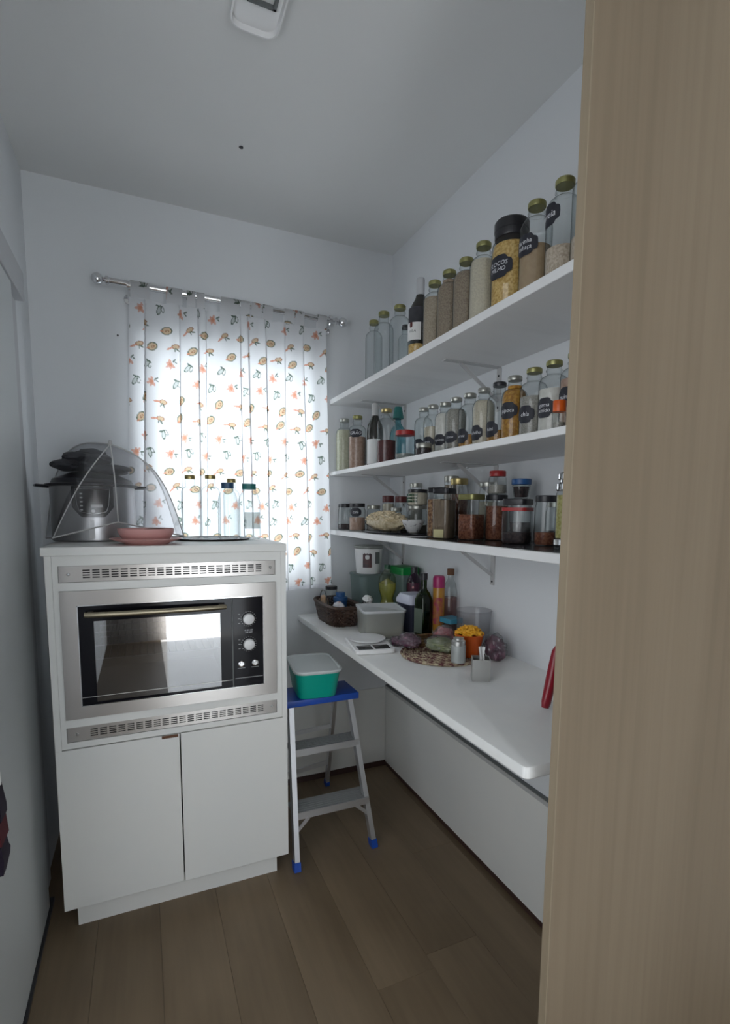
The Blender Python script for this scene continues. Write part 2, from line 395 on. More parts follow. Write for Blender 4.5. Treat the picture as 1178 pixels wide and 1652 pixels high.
# worktop
def worktop():
    b = B(); x0, x1, y0, y1, z0, z1, rc = .697, XR, .80, YB, .852, .882, .014
    pts = [(x1, y0), (x1, y1), (x0, y1)] + [(x0+rc-rc*math.cos(a), y0+rc-rc*math.sin(a)) for a in [PI/2*i/8 for i in range(9)]]
    e = .005
    def ring(z, ins):
        cx, cy = (x0+x1)/2, (y0+y1)/2
        return [(px + (ins if px < x1-.01 else 0), py + (ins if py < y0+.3 else 0), z) for px, py in pts]
    rings(b, [ring(z0, e), ring(z0+e, 0), ring(z1-e, 0), ring(z1-e*.3, e*.35), ring(z1, e)])
    return b
tag(obj('worktop', worktop(), 'counter'), 'long white stone worktop running along the right wall', 'worktop')
# shelves
Z = (1.947, 1.5955, 1.3075); XS = .8695
for z, th, lb in zip(Z, (.024, .019, .024), ('uppermost', 'middle', 'lowest')):
    s = obj('wall_shelf', box(B(), XS, XR, .757, YB, z-th, z, .0015), 'shelf')
    tag(s, f'{lb} of the three long white wall shelves on the right wall', 'shelf', 'white wall shelves')
def bracket(y, z, sz, label):
    t = thing('shelf_bracket', label, 'bracket', (XR, y, z), 0, 'white folding shelf brackets')
    obj('arm', box(B(), -.235, -.002, -.012, .012, -.003, 0), 'bracket', t, False)
    pl = box(B(), -.004, 0, -.012, .012, -.155, -.003); 
    obj('wall_plate', pl, 'bracket', t, False)
    obj('strut', bar(B(), (-.17, 0, -.004), (-.006, 0, -.118), .012, .004, (0,1,0)), 'bracket', t, False)
    for q in (-.03, -.142):
        b = B(); lathe(b, [(.0001,0),(.004,0),(.004,.002),(.0001,.003)], 8); o = obj('screw', b, 'dark', t); o.rotation_euler = (0, -PI/2, 0); o.location = (-.004, 0, q)
for z, th, lb in zip(Z, (.024, .019, .024), ('uppermost', 'middle', 'lowest')):
    for y, nm in ((1.605, 'nearer'), (2.35, 'farther')):
        bracket(y, z-th, 1, f'{nm} white steel bracket under the {lb} shelf')

# ------------------------------------------------------------------ ceiling fixture and marks
lt = thing('ceiling_fixture', 'white rounded plastic fixture mounted on the ceiling', 'fixture', (.315, 1.37, H))
b = B(); rings(b, [rrect(hx, .17, .035, z) for z, hx in ((0, .060), (-.022, .064), (-.024, .0635))], True, True, False)
rings(b, [rrect(.0635, .17, .035, -.024), rrect(.059, .1655, .031, -.0245), rrect(.056, .1625, .028, -.012)], True, False, True)
obj('housing', b, 'plasticwhite', lt)
b = B()
for a in ((-.03, -.026, -.05, .085), (.035, .043, -.05, .085), (-.03, .043, .078, .085)): box(b, a[0], a[1], a[2], a[3], -.022, -.0125)
obj('lamp_holder', b, 'greyprint', lt, False)
for (x, y, r) in ((.369, 2.031, .008),):
    b = B(); lathe(b, [(.0001,-.002),(r,-.002),(r*.9,0)], 10, cap0=True); tag(obj('ceiling_hook', b, 'dark', loc=(x,y,H)), 'small dark hole cover in the middle of the ceiling', 'cover')
b = B(); lathe(b, [(.004,0),(.0035,.003),(.0001,.003)], 8); o = obj('nail', b, 'dark', loc=(-.064, YB, 2.121)); o.rotation_euler = (PI/2,0,0)
tag(o, 'tiny dark nail in the back wall left of the curtain', 'nail')

# ------------------------------------------------------------------ curtain rod + curtain
rod = thing('curtain_rod', 'chrome double curtain rod with ball ends above the window', 'curtain rod', (.39, 2.44, 2.30))
b = B(); tube(b, [(-.475,0,.006),(.475,0,-.006)], .0125, 14); obj('pole', b, 'chrome', rod)
for sx in (-1, 1):
    b = B(); prof = [(.0001,0),(.012,0),(.0165,.004),(.0165,.012),(.010,.016),(.010,.02)]
    prof += [(.0225*math.sin(a), .042-.0225*math.cos(a)) for a in [PI*k/10 for k in range(1, 10)]] + [(.0001,.0645)]
    lathe(b, prof, 18); o = obj('finial', b, 'chrome', rod); o.rotation_euler = (0, sx*PI/2, 0); o.location = (sx*.475, 0, -sx*.006)
for x in (-.405, .455):
    b = B(); tube(b, [(x,.074,-.03),(x,.03,-.03),(x,0,-.012)], .006, 8); tube(b, [(x-.007,0,0),(x+.007,0,0)], .0155, 14); lathe_o = b
    o = obj('wall_bracket', b, 'chrome', rod)
    b = B(); lathe(b, [(.0001,0),(.022,0),(.02,.005),(.0001,.006)], 14); o2 = obj('wall_rose', b, 'chrome', o); o2.rotation_euler = (PI/2,0,0); o2.location = (x,.0745,-.03)

def motif_color(S, T):
    """flat printed motifs; S,T cloth coordinates in metres -> colour array"""
    Cc = np.ones(S.shape + (3,)) * np.array((.86,.865,.88))
    gx, gy = .092, .073
    row = np.floor(T/gy); off = (row % 2) * gx/2 + (row % 3)*.011
    colm = np.floor((S+off)/gx); u = (S+off) - (colm+.5)*gx; v = T - (row+.5)*gy
    typ = ((colm*2 + row*1 + (row//2)) % 4).astype(int)
    u = u + .009*np.sin(colm*5.3+row*2.1); v = v + .007*np.sin(colm*2.9+row*4.7)
    ang0 = .5*np.sin(colm*3.1+row*1.7)
    ca, sa = np.cos(ang0), np.sin(ang0); u, v = (u*ca+v*sa)/1.25, (-u*sa+v*ca)/1.25
    orange = (.70,.31,.20); dgreen = (.10,.15,.11); tan = (.60,.40,.20); grey = (.45,.50,.46); brown = (.35,.16,.09)
    def ell(t, cx, cy, a, bb, ang, col, ring=0.0, alpha=.9):
        c, s = math.cos(ang), math.sin(ang); x = (u-cx)*c+(v-cy)*s; y = -(u-cx)*s+(v-cy)*c
        q = np.sqrt((x/a)**2+(y/bb)**2)
        m = (typ == t) & (q < 1) & (q > (1-ring if ring else -1))
        Cc[m] = Cc[m]*(1-alpha) + np.array(col)*alpha
    # star-shaped leaf
    for k in range(5):
        a = 1.1 + k*.95; ell(0, .006*math.cos(a)-.002, .006*math.sin(a), (.012,.010,.013,.009,.011)[k], .0048, a, orange, alpha=.75)
    ell(0, .014, -.007, .008, .0025, -.5, dgreen); ell(0, .016, .001, .005, .002, .9, dgreen)
    # round gourd with dark rim
    ell(1, 0, 0, .017, .0125, -.6, tan, alpha=.8); ell(1, 0, 0, .018, .0132, -.6, dgreen, .22); ell(1, .002, 0, .007, .004, -.6, brown, .5); ell(1, -.013, .009, .006, .003, -.4, orange)
    # pair of dark outlined buds
    ell(2, -.004, 0, .0065, .016, .25, grey, alpha=.6); ell(2, -.004, 0, .007, .0168, .25, dgreen, .28)
    ell(2, .006, -.004, .0055, .012, -.3, dgreen, .35); ell(2, -.008, -.013, .007, .003, .2, dgreen)
    # long root with leaves
    ell(3, .006, -.002, .013, .0075, -.1, tan, alpha=.8); ell(3, .006, -.002, .0135, .008, -.1, brown, .25)
    ell(3, -.013, .004, .012, .003, -.35, orange); ell(3, .012, .008, .009, .0025, .7, dgreen); ell(3, .004, .009, .007, .002, 1.6, dgreen)
    return Cc
def sheet(P, colors, name, matname, parent, smooth=True):
    ny, nx = P.shape[:2]; me = bpy.data.meshes.new(name)
    me.vertices.add(nx*ny); me.vertices.foreach_set('co', P.reshape(-1))
    idx = np.arange(nx*ny).reshape(ny, nx)
    q = np.stack([idx[:-1,:-1], idx[:-1,1:], idx[1:,1:], idx[1:,:-1]], -1).reshape(-1, 4)
    me.loops.add(q.size); me.loops.foreach_set('vertex_index', q.reshape(-1).astype(np.int32))
    me.polygons.add(len(q)); me.polygons.foreach_set('loop_start', (np.arange(len(q))*4).astype(np.int32))
    me.update(calc_edges=True)
    ca = me.color_attributes.new('print', 'FLOAT_COLOR', 'POINT')
    ca.data.foreach_set('color', np.concatenate([colors.reshape(-1,3), np.ones((nx*ny,1))], 1).astype(np.float32).reshape(-1))
    me.materials.append(M[matname]); me.shade_smooth()
    o = bpy.data.objects.new(name, me); COL.objects.link(o); o.parent = parent
    return o
M['curtain'] = vcol('printed_voile', translucent=.55)
cur = thing('curtain', 'white tab-top curtain printed with orange and green vegetables over the window', 'curtain', (0, 0, 0))
nx, ny = 460, 430
s = np.linspace(0, 1, nx); t = np.linspace(0, 1, ny); Sg, Tg = np.meshgrid(s, t)
folds = [(.065,.016,.024),(.235,.012,.010),(.315,.018,.015),(.350,.012,.008),(.53,.018,.013),(.572,.022,.018),(.655,.016,.014),(.76,.010,.007),(.87,.012,.009)]
Yf = .006*np.sin(Sg*2*PI*9 + .6*np.sin(Tg*3)) * (.6+.5*Tg)
Xf = np.zeros_like(Sg)
for c, a, wd in folds:
    cc = c + .006*np.sin(Tg*2.5 + c*20)
    q = (Sg-cc)/wd; Yf -= a*np.exp(-q*q)*(.75+.4*Tg); Xf -= wd*1.7*q*np.exp(-q*q*.8)
x0 = -.015 - .045*Tg; x1 = .826 + .030*Tg
Xc = x0 + (x1-x0)*(Sg + Xf)
Zt = 2.262 - .008*Sg - .006*np.abs(np.sin(Sg*PI*9.5)); Zb = 1.012 + .01*np.sin(Sg*9)
Zc = Zt + (Zb-Zt)*Tg
Yc = 2.452 + Yf
arc = np.cumsum(np.sqrt(np.diff(Xc, axis=1, prepend=Xc[:, :1])**2 + np.diff(Yc, axis=1, prepend=Yc[:, :1])**2), axis=1)
col = motif_color(arc, (2.262 - Zc))
hem = (Tg > .985); col[hem] *= np.array((.93,.93,.95))
sheet(np.stack([Xc, Yc, Zc], -1), col, 'cloth', 'curtain', cur)
for xa, xb in ((-.010,.062),(.126,.188),(.206,.240),(.246,.278),(.342,.423),(.427,.468),(.474,.520),(.526,.569),(.623,.668),(.675,.715),(.780,.825)):
    n1, n2 = 26, 40; S, Tt = np.meshgrid(np.linspace(xa, xb, n1), np.linspace(0, 1, n2))
    ang = PI*(1-2*Tt)       # loop over the pole
    th = np.linspace(0, 1, n2)[:, None]*np.ones((1, n1)); zc = 2.30 - .0127*((S-.39))
    Y_ = np.where(th < .35, 2.4245+(.35-th)*.03, np.where(th > .65, 2.4555+(th-.65)*.0, 2.44-.0165*np.cos((th-.35)/.3*PI)))
    Z_ = np.where(th < .35, zc - (.35-th)/.35*.047, np.where(th > .65, zc - (th-.65)/.35*.047, zc+.0165*np.sin((th-.35)/.3*PI)))
    o = sheet(np.stack([S, Y_, Z_], -1), motif_color(S+.03, Z_*1.0-2.2+Y_*.3), 'tab', 'curtain', cur)

# ------------------------------------------------------------------ oven cabinet
CX0, CX1, CF, CB = -.275, .470, 1.85, 2.39
cab = thing('oven_cabinet', 'white oven housing cabinet with two lower doors by the window', 'cabinet', (0, 0, 0))
obj('top_slab', box(B(), CX0-.008, CX1, CF-.01, CB-.02, 1.256, 1.283, .0015), 'white', cab, False)
b = B(); th = .018
box(b, CX0, CX0+th, CF, CB, .09, 1.2555); box(b, CX1-th, CX1, CF, CB, .09, 1.2555); box(b, CX0+th, CX1-th, CB-.012, CB, .09, 1.2555)
box(b, CX0+th, CX1-th, CF+.02, CB-.012, .09, .108); box(b, CX0+th, CX1-th, CF+.02, CB-.012, .62, .638)
obj('carcass', b, 'white', cab, False)
b = B()   # face frame around vents and oven
vx0, vx1 = -.241, .432
for a in ((CX0+.0185, vx0, .638, 1.2555), (vx1, CX1-.0185, .638, 1.2555), (vx0, vx1, 1.224, 1.2555), (vx0, vx1, 1.146, 1.172), (vx0, vx1, .707, .734), (vx0, vx1, .638, .658)):
    box(b, a[0], a[1], CF+.0005, CF+.018, a[2], a[3])
obj('face_frame', b, 'white', cab, False)
def vent(z0, z1):
    t = B(); x0, x1 = vx0+.001, vx1-.001; z0 += .001; z1 -= .001
    sx0, sx1 = x0+.062, x1-.045; n = 21; pitch = (sx1-sx0)/n; m_ = 4; zz0, zz1 = z0+.010, z1-.010; zp = (zz1-zz0)/m_
    xs = [x0]; zs = [z0]
    for k in range(n): xs += [sx0+k*pitch+pitch*.12, sx0+(k+1)*pitch-pitch*.12]
    for k in range(m_): zs += [zz0+k*zp+zp*.2, zz0+(k+1)*zp-zp*.28]
    xs.append(x1); zs.append(z1)
    y = CF+.004; V = {}
    def gv(i, j, d):
        if (i,j,d) not in V: V[(i,j,d)] = t.verts.new((xs[i], y+d, zs[j]))
        return V[(i,j,d)]
    for i in range(len(xs)-1):
        for j in range(len(zs)-1):
            if i % 2 == 1 and j % 2 == 1:
                for (a, c) in (((i,j),(i+1,j)), ((i+1,j),(i+1,j+1)), ((i+1,j+1),(i,j+1)), ((i,j+1),(i,j))):
                    t.faces.new((gv(*a,0), gv(*c,0), gv(*c,.003), gv(*a,.003)))
            else: t.faces.new((gv(i,j,0), gv(i+1,j,0), gv(i+1,j+1,0), gv(i,j+1,0)))
    return t
for z0, z1, lb in ((1.172, 1.224, None), (.658, .707, None)):
    v = obj('vent_grille', vent(z0, z1), 'steel', cab, False)
    obj('vent_backing', box(B(), vx0, vx1, CF+.018, CF+.02, z0, z1), 'dark', v, False)
    for x in (vx0+.028, vx1-.018):
        q = B(); lathe(q, [(.0001,.004),(.003,.004),(.005,.002),(.005,0)], 12); o = obj('screw', q, 'chrome', v); o.rotation_euler = (PI/2,0,0); o.location = (x, CF+.004, (z0+z1)/2)
obj('door', box(B(), CX0+.0005, .0925, CF-.0005, CF+.0175, .09, .634, .0015), 'white', cab, False)
obj('door', box(B(), .0965, CX1-.0005, CF-.0005, CF+.0175, .087, .634, .0015), 'white', cab, False)
obj('finger_notch', box(B(), .036, .088, CF-.0012, CF-.0007, .624, .634), 'tan', cab, False)['label'] = 'chipped brown finger notch'
obj('plinth', box(B(), -.243, .434, 1.892, 1.91, 0, .09), 'white', cab, False)

# oven
ov = thing('built_in_oven', 'built-in electric oven with steel surround in the white cabinet', 'oven', (0,0,0))
ox0, ox1, oz0, oz1 = -.2405, .4315, .7345, 1.1455
gx0, gx1, gz0, gz1 = -.195, .386, .774, 1.099
b = B()
def frame_ring(y): return None
yf = CF-.004
pts_o = [(ox0,oz0),(ox1,oz0),(ox1,oz1),(ox0,oz1)]; pts_i = [(gx0,gz0),(gx1,gz0),(gx1,gz1),(gx0,gz1)]
for k in range(4):
    bb = B(); j = (k+1) % 4
    secs = []
    f_ = [bb.verts.new((p[0], yf, p[1])) for p in (pts_o[k], pts_o[j], pts_i[j], pts_i[k])]
    g_ = [bb.verts.new((p[0], CF+.016, p[1])) for p in (pts_o[k], pts_o[j], pts_i[j], pts_i[k])]
    bb.faces.new(f_); bb.faces.new(g_[::-1])
    for a in range(4): c = (a+1) % 4; bb.faces.new((f_[a], f_[c], g_[c], g_[a]))
    merge(b, bb)
obj('steel_surround', b, 'steel', ov, False)
b = B()
for a in ((gx0, gx0+.0025, gz0, gz1), (gx1-.0025, gx1, gz0, gz1), (gx0, gx1, gz0, gz0+.002), (gx0, gx1, gz1-.002, gz1)): box(b, a[0], a[1], yf-.002, yf+.004, a[2], a[3])
obj('bright_trim', b, 'chrome', ov, False)
dx1 = .274
dr = B()
iw = (-.150, .236, .785, 1.047)
for a in ((gx0+.003, iw[0], gz0+.003, gz1-.003), (iw[1], dx1, gz0+.003, gz1-.003), (iw[0], iw[1], gz0+.003, iw[2]), (iw[0], iw[1], iw[3], gz1-.003)):
    box(dr, a[0], a[1], yf-.001, yf+.016, a[2], a[3])
door = obj('oven_door', dr, 'blackgloss', ov, False)
M['ovenglass'] = glass('tinted_oven_glass', (.50,.52,.56), (.1,.1,.12), .0, refl=.30)
obj('door_glass', box(B(), iw[0], iw[1], yf-.0005, yf+.002, iw[2], iw[3]), 'ovenglass', door, False)
hb = B(); n = 20
tube(hb, [(-.172 + .425*k/n, yf-.032+.012*abs(2*k/n-1)**4, 1.072-.002*k/n) for k in range(n+1)], .0088, 12)
h = obj('handle', hb, 'rope', door)
hb = B(); box(hb, -.165, -.150, yf-.022, yf, 1.067, 1.079); box(hb, .232, .247, yf-.022, yf, 1.065, 1.077); obj('handle_post', hb, 'rope', door, False)
b = B(); box(b, gx0+.003, dx1, yf-.0016, yf-.0011, .802, .8035); obj('pin_stripe', b, 'steel2', door, False)
ct = obj('control_panel', box(B(), dx1+.005, gx1-.003, yf-.002, yf+.016, gz0+.003, gz1-.003), 'blackgloss', ov, False)
obj('divider', box(B(), dx1+.0005, dx1+.0045, yf-.0015, yf+.01, gz0+.003, gz1-.003), 'greyprint', ov, False)
def knob(x, z, r, dpt, nm):
    b = B()
    if nm == 'knob': prof = [(r*.95, 0), (r, dpt*.3), (r*.97, dpt*.7), (r*.85, dpt), (r*.55, dpt*1.2), (.0001, dpt*1.28)]
    else: prof = [(r, 0), (r*.98, .004), (r*.72, .005), (r*.70, .003), (r*.5, .003), (r*.48, .008), (.0001, .008)]
    lathe(b, prof, 24); o = obj(nm, b, 'plasticwhite' if nm == 'knob' else 'chrome', ct); o.rotation_euler = (PI/2,0,0); o.location = (x, yf-.002, z)
for z in (1.019, .928): knob(.332, z, .0205, .016, 'knob')
for x in (.305, .353): knob(x, .8585, .0115, .008, 'push_button')
b = B()
for zc in (1.019, .928):
    for k in range(20):
        a = 2*PI*k/20; r = .026; x, z = .332 + r*math.cos(a), zc + r*math.sin(a); l = .0028 if k % 2 else .0045
        box(b, x-l/2, x+l/2, yf-.0026, yf-.0021, z-.0006, z+.0006)
for k in range(6):
    z = 1.036-.016*(k % 3) - .091*(k//3); box(b, .296, .303, yf-.0026, yf-.0021, z, z+.0016)
for x in (.305, .353): box(b, x-.013, x+.013, yf-.0026, yf-.0021, .842, .8432)
box(b, .283, .380, yf-.0026, yf-.0021, .806, .8075)
o = obj('markings', b, 'bracket', ct, False); o['label'] = 'fine pale scale marks'
b = B(); zt = textmesh('0 50 100\n150 200', .008)
o = obj('lettering', zt, 'chalk', ct, False); o.rotation_euler = (PI/2,0,0); o.location = (.332, yf-.0024, .974)
# oven cavity and racks
b = B(); c0, c1, cz0, cz1, cy0, cy1 = -.165, .262, .78, 1.052, CF+.02, CF+.42
box(b, c0-.012, c0, cy0, cy1, cz0, cz1); box(b, c1, c1+.012, cy0, cy1, cz0, cz1); box(b, c0-.012, c1+.012, cy0, cy1, cz0-.012, cz0)
box(b, c0-.012, c1+.012, cy0, cy1, cz1, cz1+.012); box(b, c0-.012, c1+.012, cy1, cy1+.012, cz0-.012, cz1+.012)
M['rackwire'] = mat('bright_rack_wire', (.7,.7,.72), .3, .3)
M['enamel'] = mat('dark_enamel', (.055,.058,.062), .35)
obj('cavity', b, 'enamel', ov, False)
for z in (.91, .955, 1.0):
    b = B(); tube(b, [(c0+.004, cy0+.03, z), (c1-.004, cy0+.03, z)], .0022, 6); tube(b, [(c0+.004, cy1-.04, z), (c1-.004, cy1-.04, z)], .0022, 6)
    for k in range(1, 18): x = c0+.004 + (c1-c0-.008)*k/18; tube(b, [(x, cy0+.03, z), (x, cy1-.04, z)], .0012, 5)
    obj('rack', b, M['rackwire'], ov)

# ------------------------------------------------------------------ generic containers
def text_label(t, r, ang, zc, hw, hh, txt, size, tilt=0, shape='cloud', m='label', ink='chalk'):
    l = obj('label', cylpatch(r+.0009, ang, zc, hw, hh, shape), m, t)
    if txt:
        obj('lettering', cyltext(txt, size, r+.0015, ang, zc, tilt), ink, l, False)
def bottle(label, x, y, z, r, h, cap='goldcap', content=None, fill=0, lab=None, group=None, gl='glass', name='glass_bottle', neck=.5, capr=.56, caph=.062):
    t = thing(name, label, 'bottle', (x, y, z), 0, group)
    nr = r*neck; b = B()
    prof = [(.0001, .002), (r*.8, .0), (r*.97, .004), (r, .012), (r, h*.70)]
    for k in range(1, 8):
        a = PI/2*k/8; prof.append((nr + (r-nr)*math.cos(a)**1.0, h*.70 + h*.115*math.sin(a)))
    prof += [(nr, h*.83), (nr, h*.865), (nr*1.10, h*.872), (nr*1.10, h*.885), (nr, h*.89), (nr, h*.975)]
    lathe(b, prof, 28); obj('glass_body', b, gl, t)
    if content:
        f = h*fill; b = B(); ri = r-.0025; pr = [(.0001, .0045), (ri*.95, .0045), (ri, .010)]
        if fill <= .70: pr += [(ri, f), (ri*.6, f+.003), (.0001, f+.004)]
        else:
            pr += [(ri, h*.70)]
            for k in range(1, 8):
                a = PI/2*k/8; zz = h*.70+h*.115*math.sin(a)
                if zz < f: pr.append((nr-.0015+(ri-nr)*math.cos(a), zz))
            pr += [(pr[-1][0], max(f, pr[-1][1]+.001)), (.0001, max(f, pr[-1][1]+.001)+.001)]
        lathe(b, pr, 24); obj('contents', b, content, t)
    if cap:
        b = B(); cr = r*capr; c0 = h*(1-caph); lathe(b, [(cr*.97, c0), (cr, c0+.002), (cr, h-.003), (cr*.9, h), (.0001, h-.001)], 24, cap0=True); obj('cap', b, cap, t)
    if lab:
        txt, ang, zc, hw, hh, size = lab[:6]; text_label(t, r, math.radians(ang), h*zc, hw, hh, txt, size, *lab[6:])
    return t
def jar(label, x, y, z, r, h, lid='blackplastic', content=None, fill=.8, lab=None, group=None, gl='glass', square=False, lidh=.014, taper=1.0, name='glass_jar', rz=0, lidr=1.02):
    t = thing(name, label, 'jar', (x, y, z), rz, group); hb = h-lidh
    def sec(zz, rr): return (zz, rr, rr, rr*.35) if square else None
    def body(prof, b, c0, c1):
        if square: loft(b, [(zz, rr, rr, rr*.4) for rr, zz in prof], c0, c1)
        else: lathe(b, prof, 28, cap0=c0, cap1=c1)
        return b
    nk = .90
    prof = [(r*.90*taper, 0), (r*taper, .006), (r, hb*.84), (r*nk, hb*.93), (r*nk, hb)]
    obj('glass_body', body(prof, B(), True, False), gl, t)
    if content:
        ri = r-.0025; f = hb*fill; pr = [(ri*.9*taper, .004), (ri*taper, .009)]
        pr += [(ri*(taper+(1-taper)*min(1, fill)), min(f, hb*.83))]
        if fill > .86: pr += [(r*nk-.002, hb*.93)]
        obj('contents', body(pr, B(), True, True), content, t)
    if lid:
        lr = r*lidr*(.93 if not square else .96); b = body([(lr*.98, hb-.004), (lr, hb-.002), (lr, h-.002), (lr*.95, h)], B(), True, True); obj('lid', b, lid, t)
    if lab: text_label(t, r, math.radians(lab[1]), h*lab[2], lab[3], lab[4], lab[0], lab[5], *lab[6:])
    return t

# --- uppermost shelf
g = 'bottles and jars on the uppermost shelf'; z = Z[0]
bottle('empty clear glass bottle at the far end of the uppermost shelf', .925, 2.110, z, .036, .254, 'goldcap', group=g)
bottle('second empty clear bottle from the far end of the uppermost shelf', .925, 2.010, z, .040, .256, 'goldcap', group=g)
bottle('short empty bottle with a dark lid in the back row of the uppermost shelf', 1.02, 2.00, z, .032, .215, 'blackplastic', group=g)
bottle('empty clear bottle with olive lid left of the wine bottle, uppermost shelf', .925, 1.865, z, .040, .232, 'goldcap', group=g)
# wine bottle standing behind, with grey capsule
t = thing('wine_bottle', 'dark wine bottle with grey capsule on the uppermost shelf', 'bottle', (.985, 1.815, z), 0, g); r = .037
b = B(); lathe(b, [(.0001,.004),(r*.9,0),(r,.008),(r,.20),(r*.93,.222),(r*.55,.246),(.0155,.262),(.0145,.31)], 28); obj('glass_body', b, 'darkgl', t)
b = B(); lathe(b, [(.0150,.252),(.0158,.262),(.0158,.318),(.014,.322),(.0001,.322)], 20); obj('capsule', b, 'frame_grey', t)
t = jar('small clear jar of yellow grain with a crested white label beside the wine bottle', .925, 1.722, z, .034, .172, 'cloth_dark', 'c_pasta', .38, None, g, lidh=.05, name='glass_bottle')
text_label(t, .034, math.radians(-150), .088, .032, .030, 'VILA', .014, 0, 'rect', 'paper', 'greyprint')
obj('crest', cylpatch(.0355, math.radians(-158), .110, .006, .009, 'oval'), 'darkred', t)
bottle('beige grain filled bottle just right of the wine bottle, uppermost shelf', .925, 1.604, z, .038, .221, 'goldcap', 'c_beige', .74, group=g)
bottle('brown grain filled bottle, second right of the wine bottle', .925, 1.512, z, .0385, .218, 'goldcap', 'c_brown', .86, group=g)
bottle('brown grain filled bottle, third right of the wine bottle', .925, 1.416, z, .039, .215, 'goldcap', 'c_brown', .80, group=g)
bottle('bottle of white flour left of the big black-lidded jar', .925, 1.328, z, .039, .222, 'goldcap', 'c_cream', .76, group=g)
# big jar
t = thing('storage_jar', 'big clear jar of yellow corn flakes with a wide black lid', 'jar', (.935, 1.215, z), 0, g); r = .052
b = B(); lathe(b, [(.0001,.003),(r*.9,0),(r,.008),(r,.155),(r*.95,.168),(r*.80,.180),(r*.80,.190)], 32); obj('glass_body', b, 'glass', t)
b = B(); lathe(b, [(r*.9,.005),(r-.003,.010),(r-.003,.150),(r*.88,.164),(.0001,.166)], 28, cap0=True); obj('contents', b, 'c_pasta', t)
b = B(); lathe(b, [(r*.84,.182),(r*.86,.184),(r*.86,.200),(r*.89,.201),(r*.89,.222),(r*.84,.226),(.0001,.226)], 32, cap0=True); obj('lid', b, 'blackplastic', t)
text_label(t, r, math.radians(-168), .100, .040, .028, 'FLOCOS\nMILHO', .0155)
bottle('bottle of tan meal with black label right of the black-lidded jar', .925, 1.105, z, .040, .220, 'goldcap', 'c_fine', .50, ('farinha\nlinhaça', -172, .50, .034, .024, .015), g)
bottle('bottle of oats with black label, near end of the uppermost shelf', .925, 1.010, z, .040, .222, 'goldcap', 'c_oat', .30, ('aveia', 172, .62, .030, .024, .021), g)
bottle('clear bottle of flakes half hidden by the oak panel, uppermost shelf',   .925, .928, z, .040, .222, 'goldcap', 'c_oat', .26, None, g)
# --- middle shelf
g = 'bottles and jars on the middle shelf'; z = Z[1]
bottle('tall bottle of white flour at the far end of the middle shelf', .925, 2.462, z, .042, .255, 'silvercap', 'c_yellowish', .78, group=g)
bottle('tall bottle with black label second from the far end of the middle shelf', .93, 2.303, z, .041, .245, 'goldcap', 'c_pink', .60, ('GRÃO', -125, .66, .030, .018, .020), g)
t = thing('wine_bottle', 'dark wine bottle with white label on the middle shelf', 'bottle', (.985, 2.225, z), 0, g); r = .037
b = B(); lathe(b, [(.0001,.004),(r*.9,0),(r,.008),(r,.17),(r*.90,.195),(r*.5,.225),(.015,.240),(.0145,.285)], 28); obj('glass_body', b, 'darkgl', t)
b = B(); lathe(b, [(.0150,.232),(.0158,.236),(.0158,.29),(.0001,.29)], 20); obj('capsule', b, 'bracket', t)
text_label(t, .037, math.radians(-130), .075, .036, .055, None, .01, 0, 'rect', 'paper')
bottle('bottle half full of dark red beans, gold cap, on the middle shelf', .93, 1.985, z, .040, .222, 'brass', 'c_darkred', .42, group=g)
t = thing('spray_bottle', 'teal glass pourer bottle behind the bean bottle on the middle shelf', 'bottle', (1.03, 2.08, z), 0, g)
b = B(); lathe(b, [(.0001,.002),(.034,0),(.036,.01),(.036,.13),(.030,.16),(.013,.185),(.012,.205)], 24); obj('glass_body', b, 'tealgl', t)
b = B(); lathe(b, [(.024,.205),(.024,.212),(.017,.25),(.015,.255),(.0001,.256)], 20, cap0=True); obj('stopper', b, 'tealdk', t)
jar('squat pale blue glass jar with red lid on the middle shelf', .93, 1.815, z, .0385, .112, 'redlid', 'c_greige', .25, None, g, gl='bluegl')
row = [(1.862,.036,.214,None,0,'sagu','c_greige',.25,'first'),(1.788,.036,.212,None,0,'soja','c_cream',.60,'second'),(1.700,.038,.205,None,0,'tapioca','c_white',.80,'third'),
       (1.626,.038,.208,None,0,'coco','c_greige',.80,'fourth'),(1.540,.038,.206,None,0,'arroz','c_corn',.32,'fifth'),(1.459,.037,.207,None,0,'polvilho','c_cream',.80,'sixth'),
       (1.378,.038,.208,None,0,'fubá','c_corn',.28,'seventh')]
for i, (y, r, h, _, _, txt, c, f, nm) in enumerate(row):
    yy = y*1.0; x = 1.035
    capm = 'silvercap' if i != 6 else 'blackplastic'
    bottle(f'{nm} bottle from the left in the labelled row on the middle shelf', x, yy, z, r, h, capm, c, f, (txt, 205 if i < 4 else 190, .33 if i < 4 else .30, .026, .019 if i < 4 else .023, .014), g)
bottle('bottle full of yellow corn with black label on the middle shelf', 1.025, 1.292, z, .0378, .206, 'silvercap', 'c_corn', .86, ('pipoca', -160, .50, .030, .023, .016), g)
bottle('bottle of grey-brown seeds with black label right of the corn bottle', 1.03, 1.214, z, .039, .211, 'goldcap', 'c_greige', .62, ('chia', -165, .38, .027, .023, .017), g)
bottle('bottle of white starch with round black label near the oak panel', 1.03, 1.135, z, .039, .212, 'goldcap', 'c_white', .64, ('goma\namido', -168, .40, .028, .025, .015), g)
bottle('bottle of pinkish grain with black label beside the oak panel, middle shelf', 1.03, 1.055, z, .039, .214, 'goldcap', 'c_pink', .68, ('quinoa', -170, .46, .030, .024, .016), g)
jar('squat tin of dark spice in front of the labelled row', .915, 1.640, z, .0295, .044, 'silvercap', 'c_black', .8, None, g, lidh=.012, name='spice_jar')
jar('tiny jar with orange lid at the near end of the middle shelf', .915, .985, z, .016, .070, 'orange', 'c_greige', .4, None, g, lidh=.022, name='spice_jar')
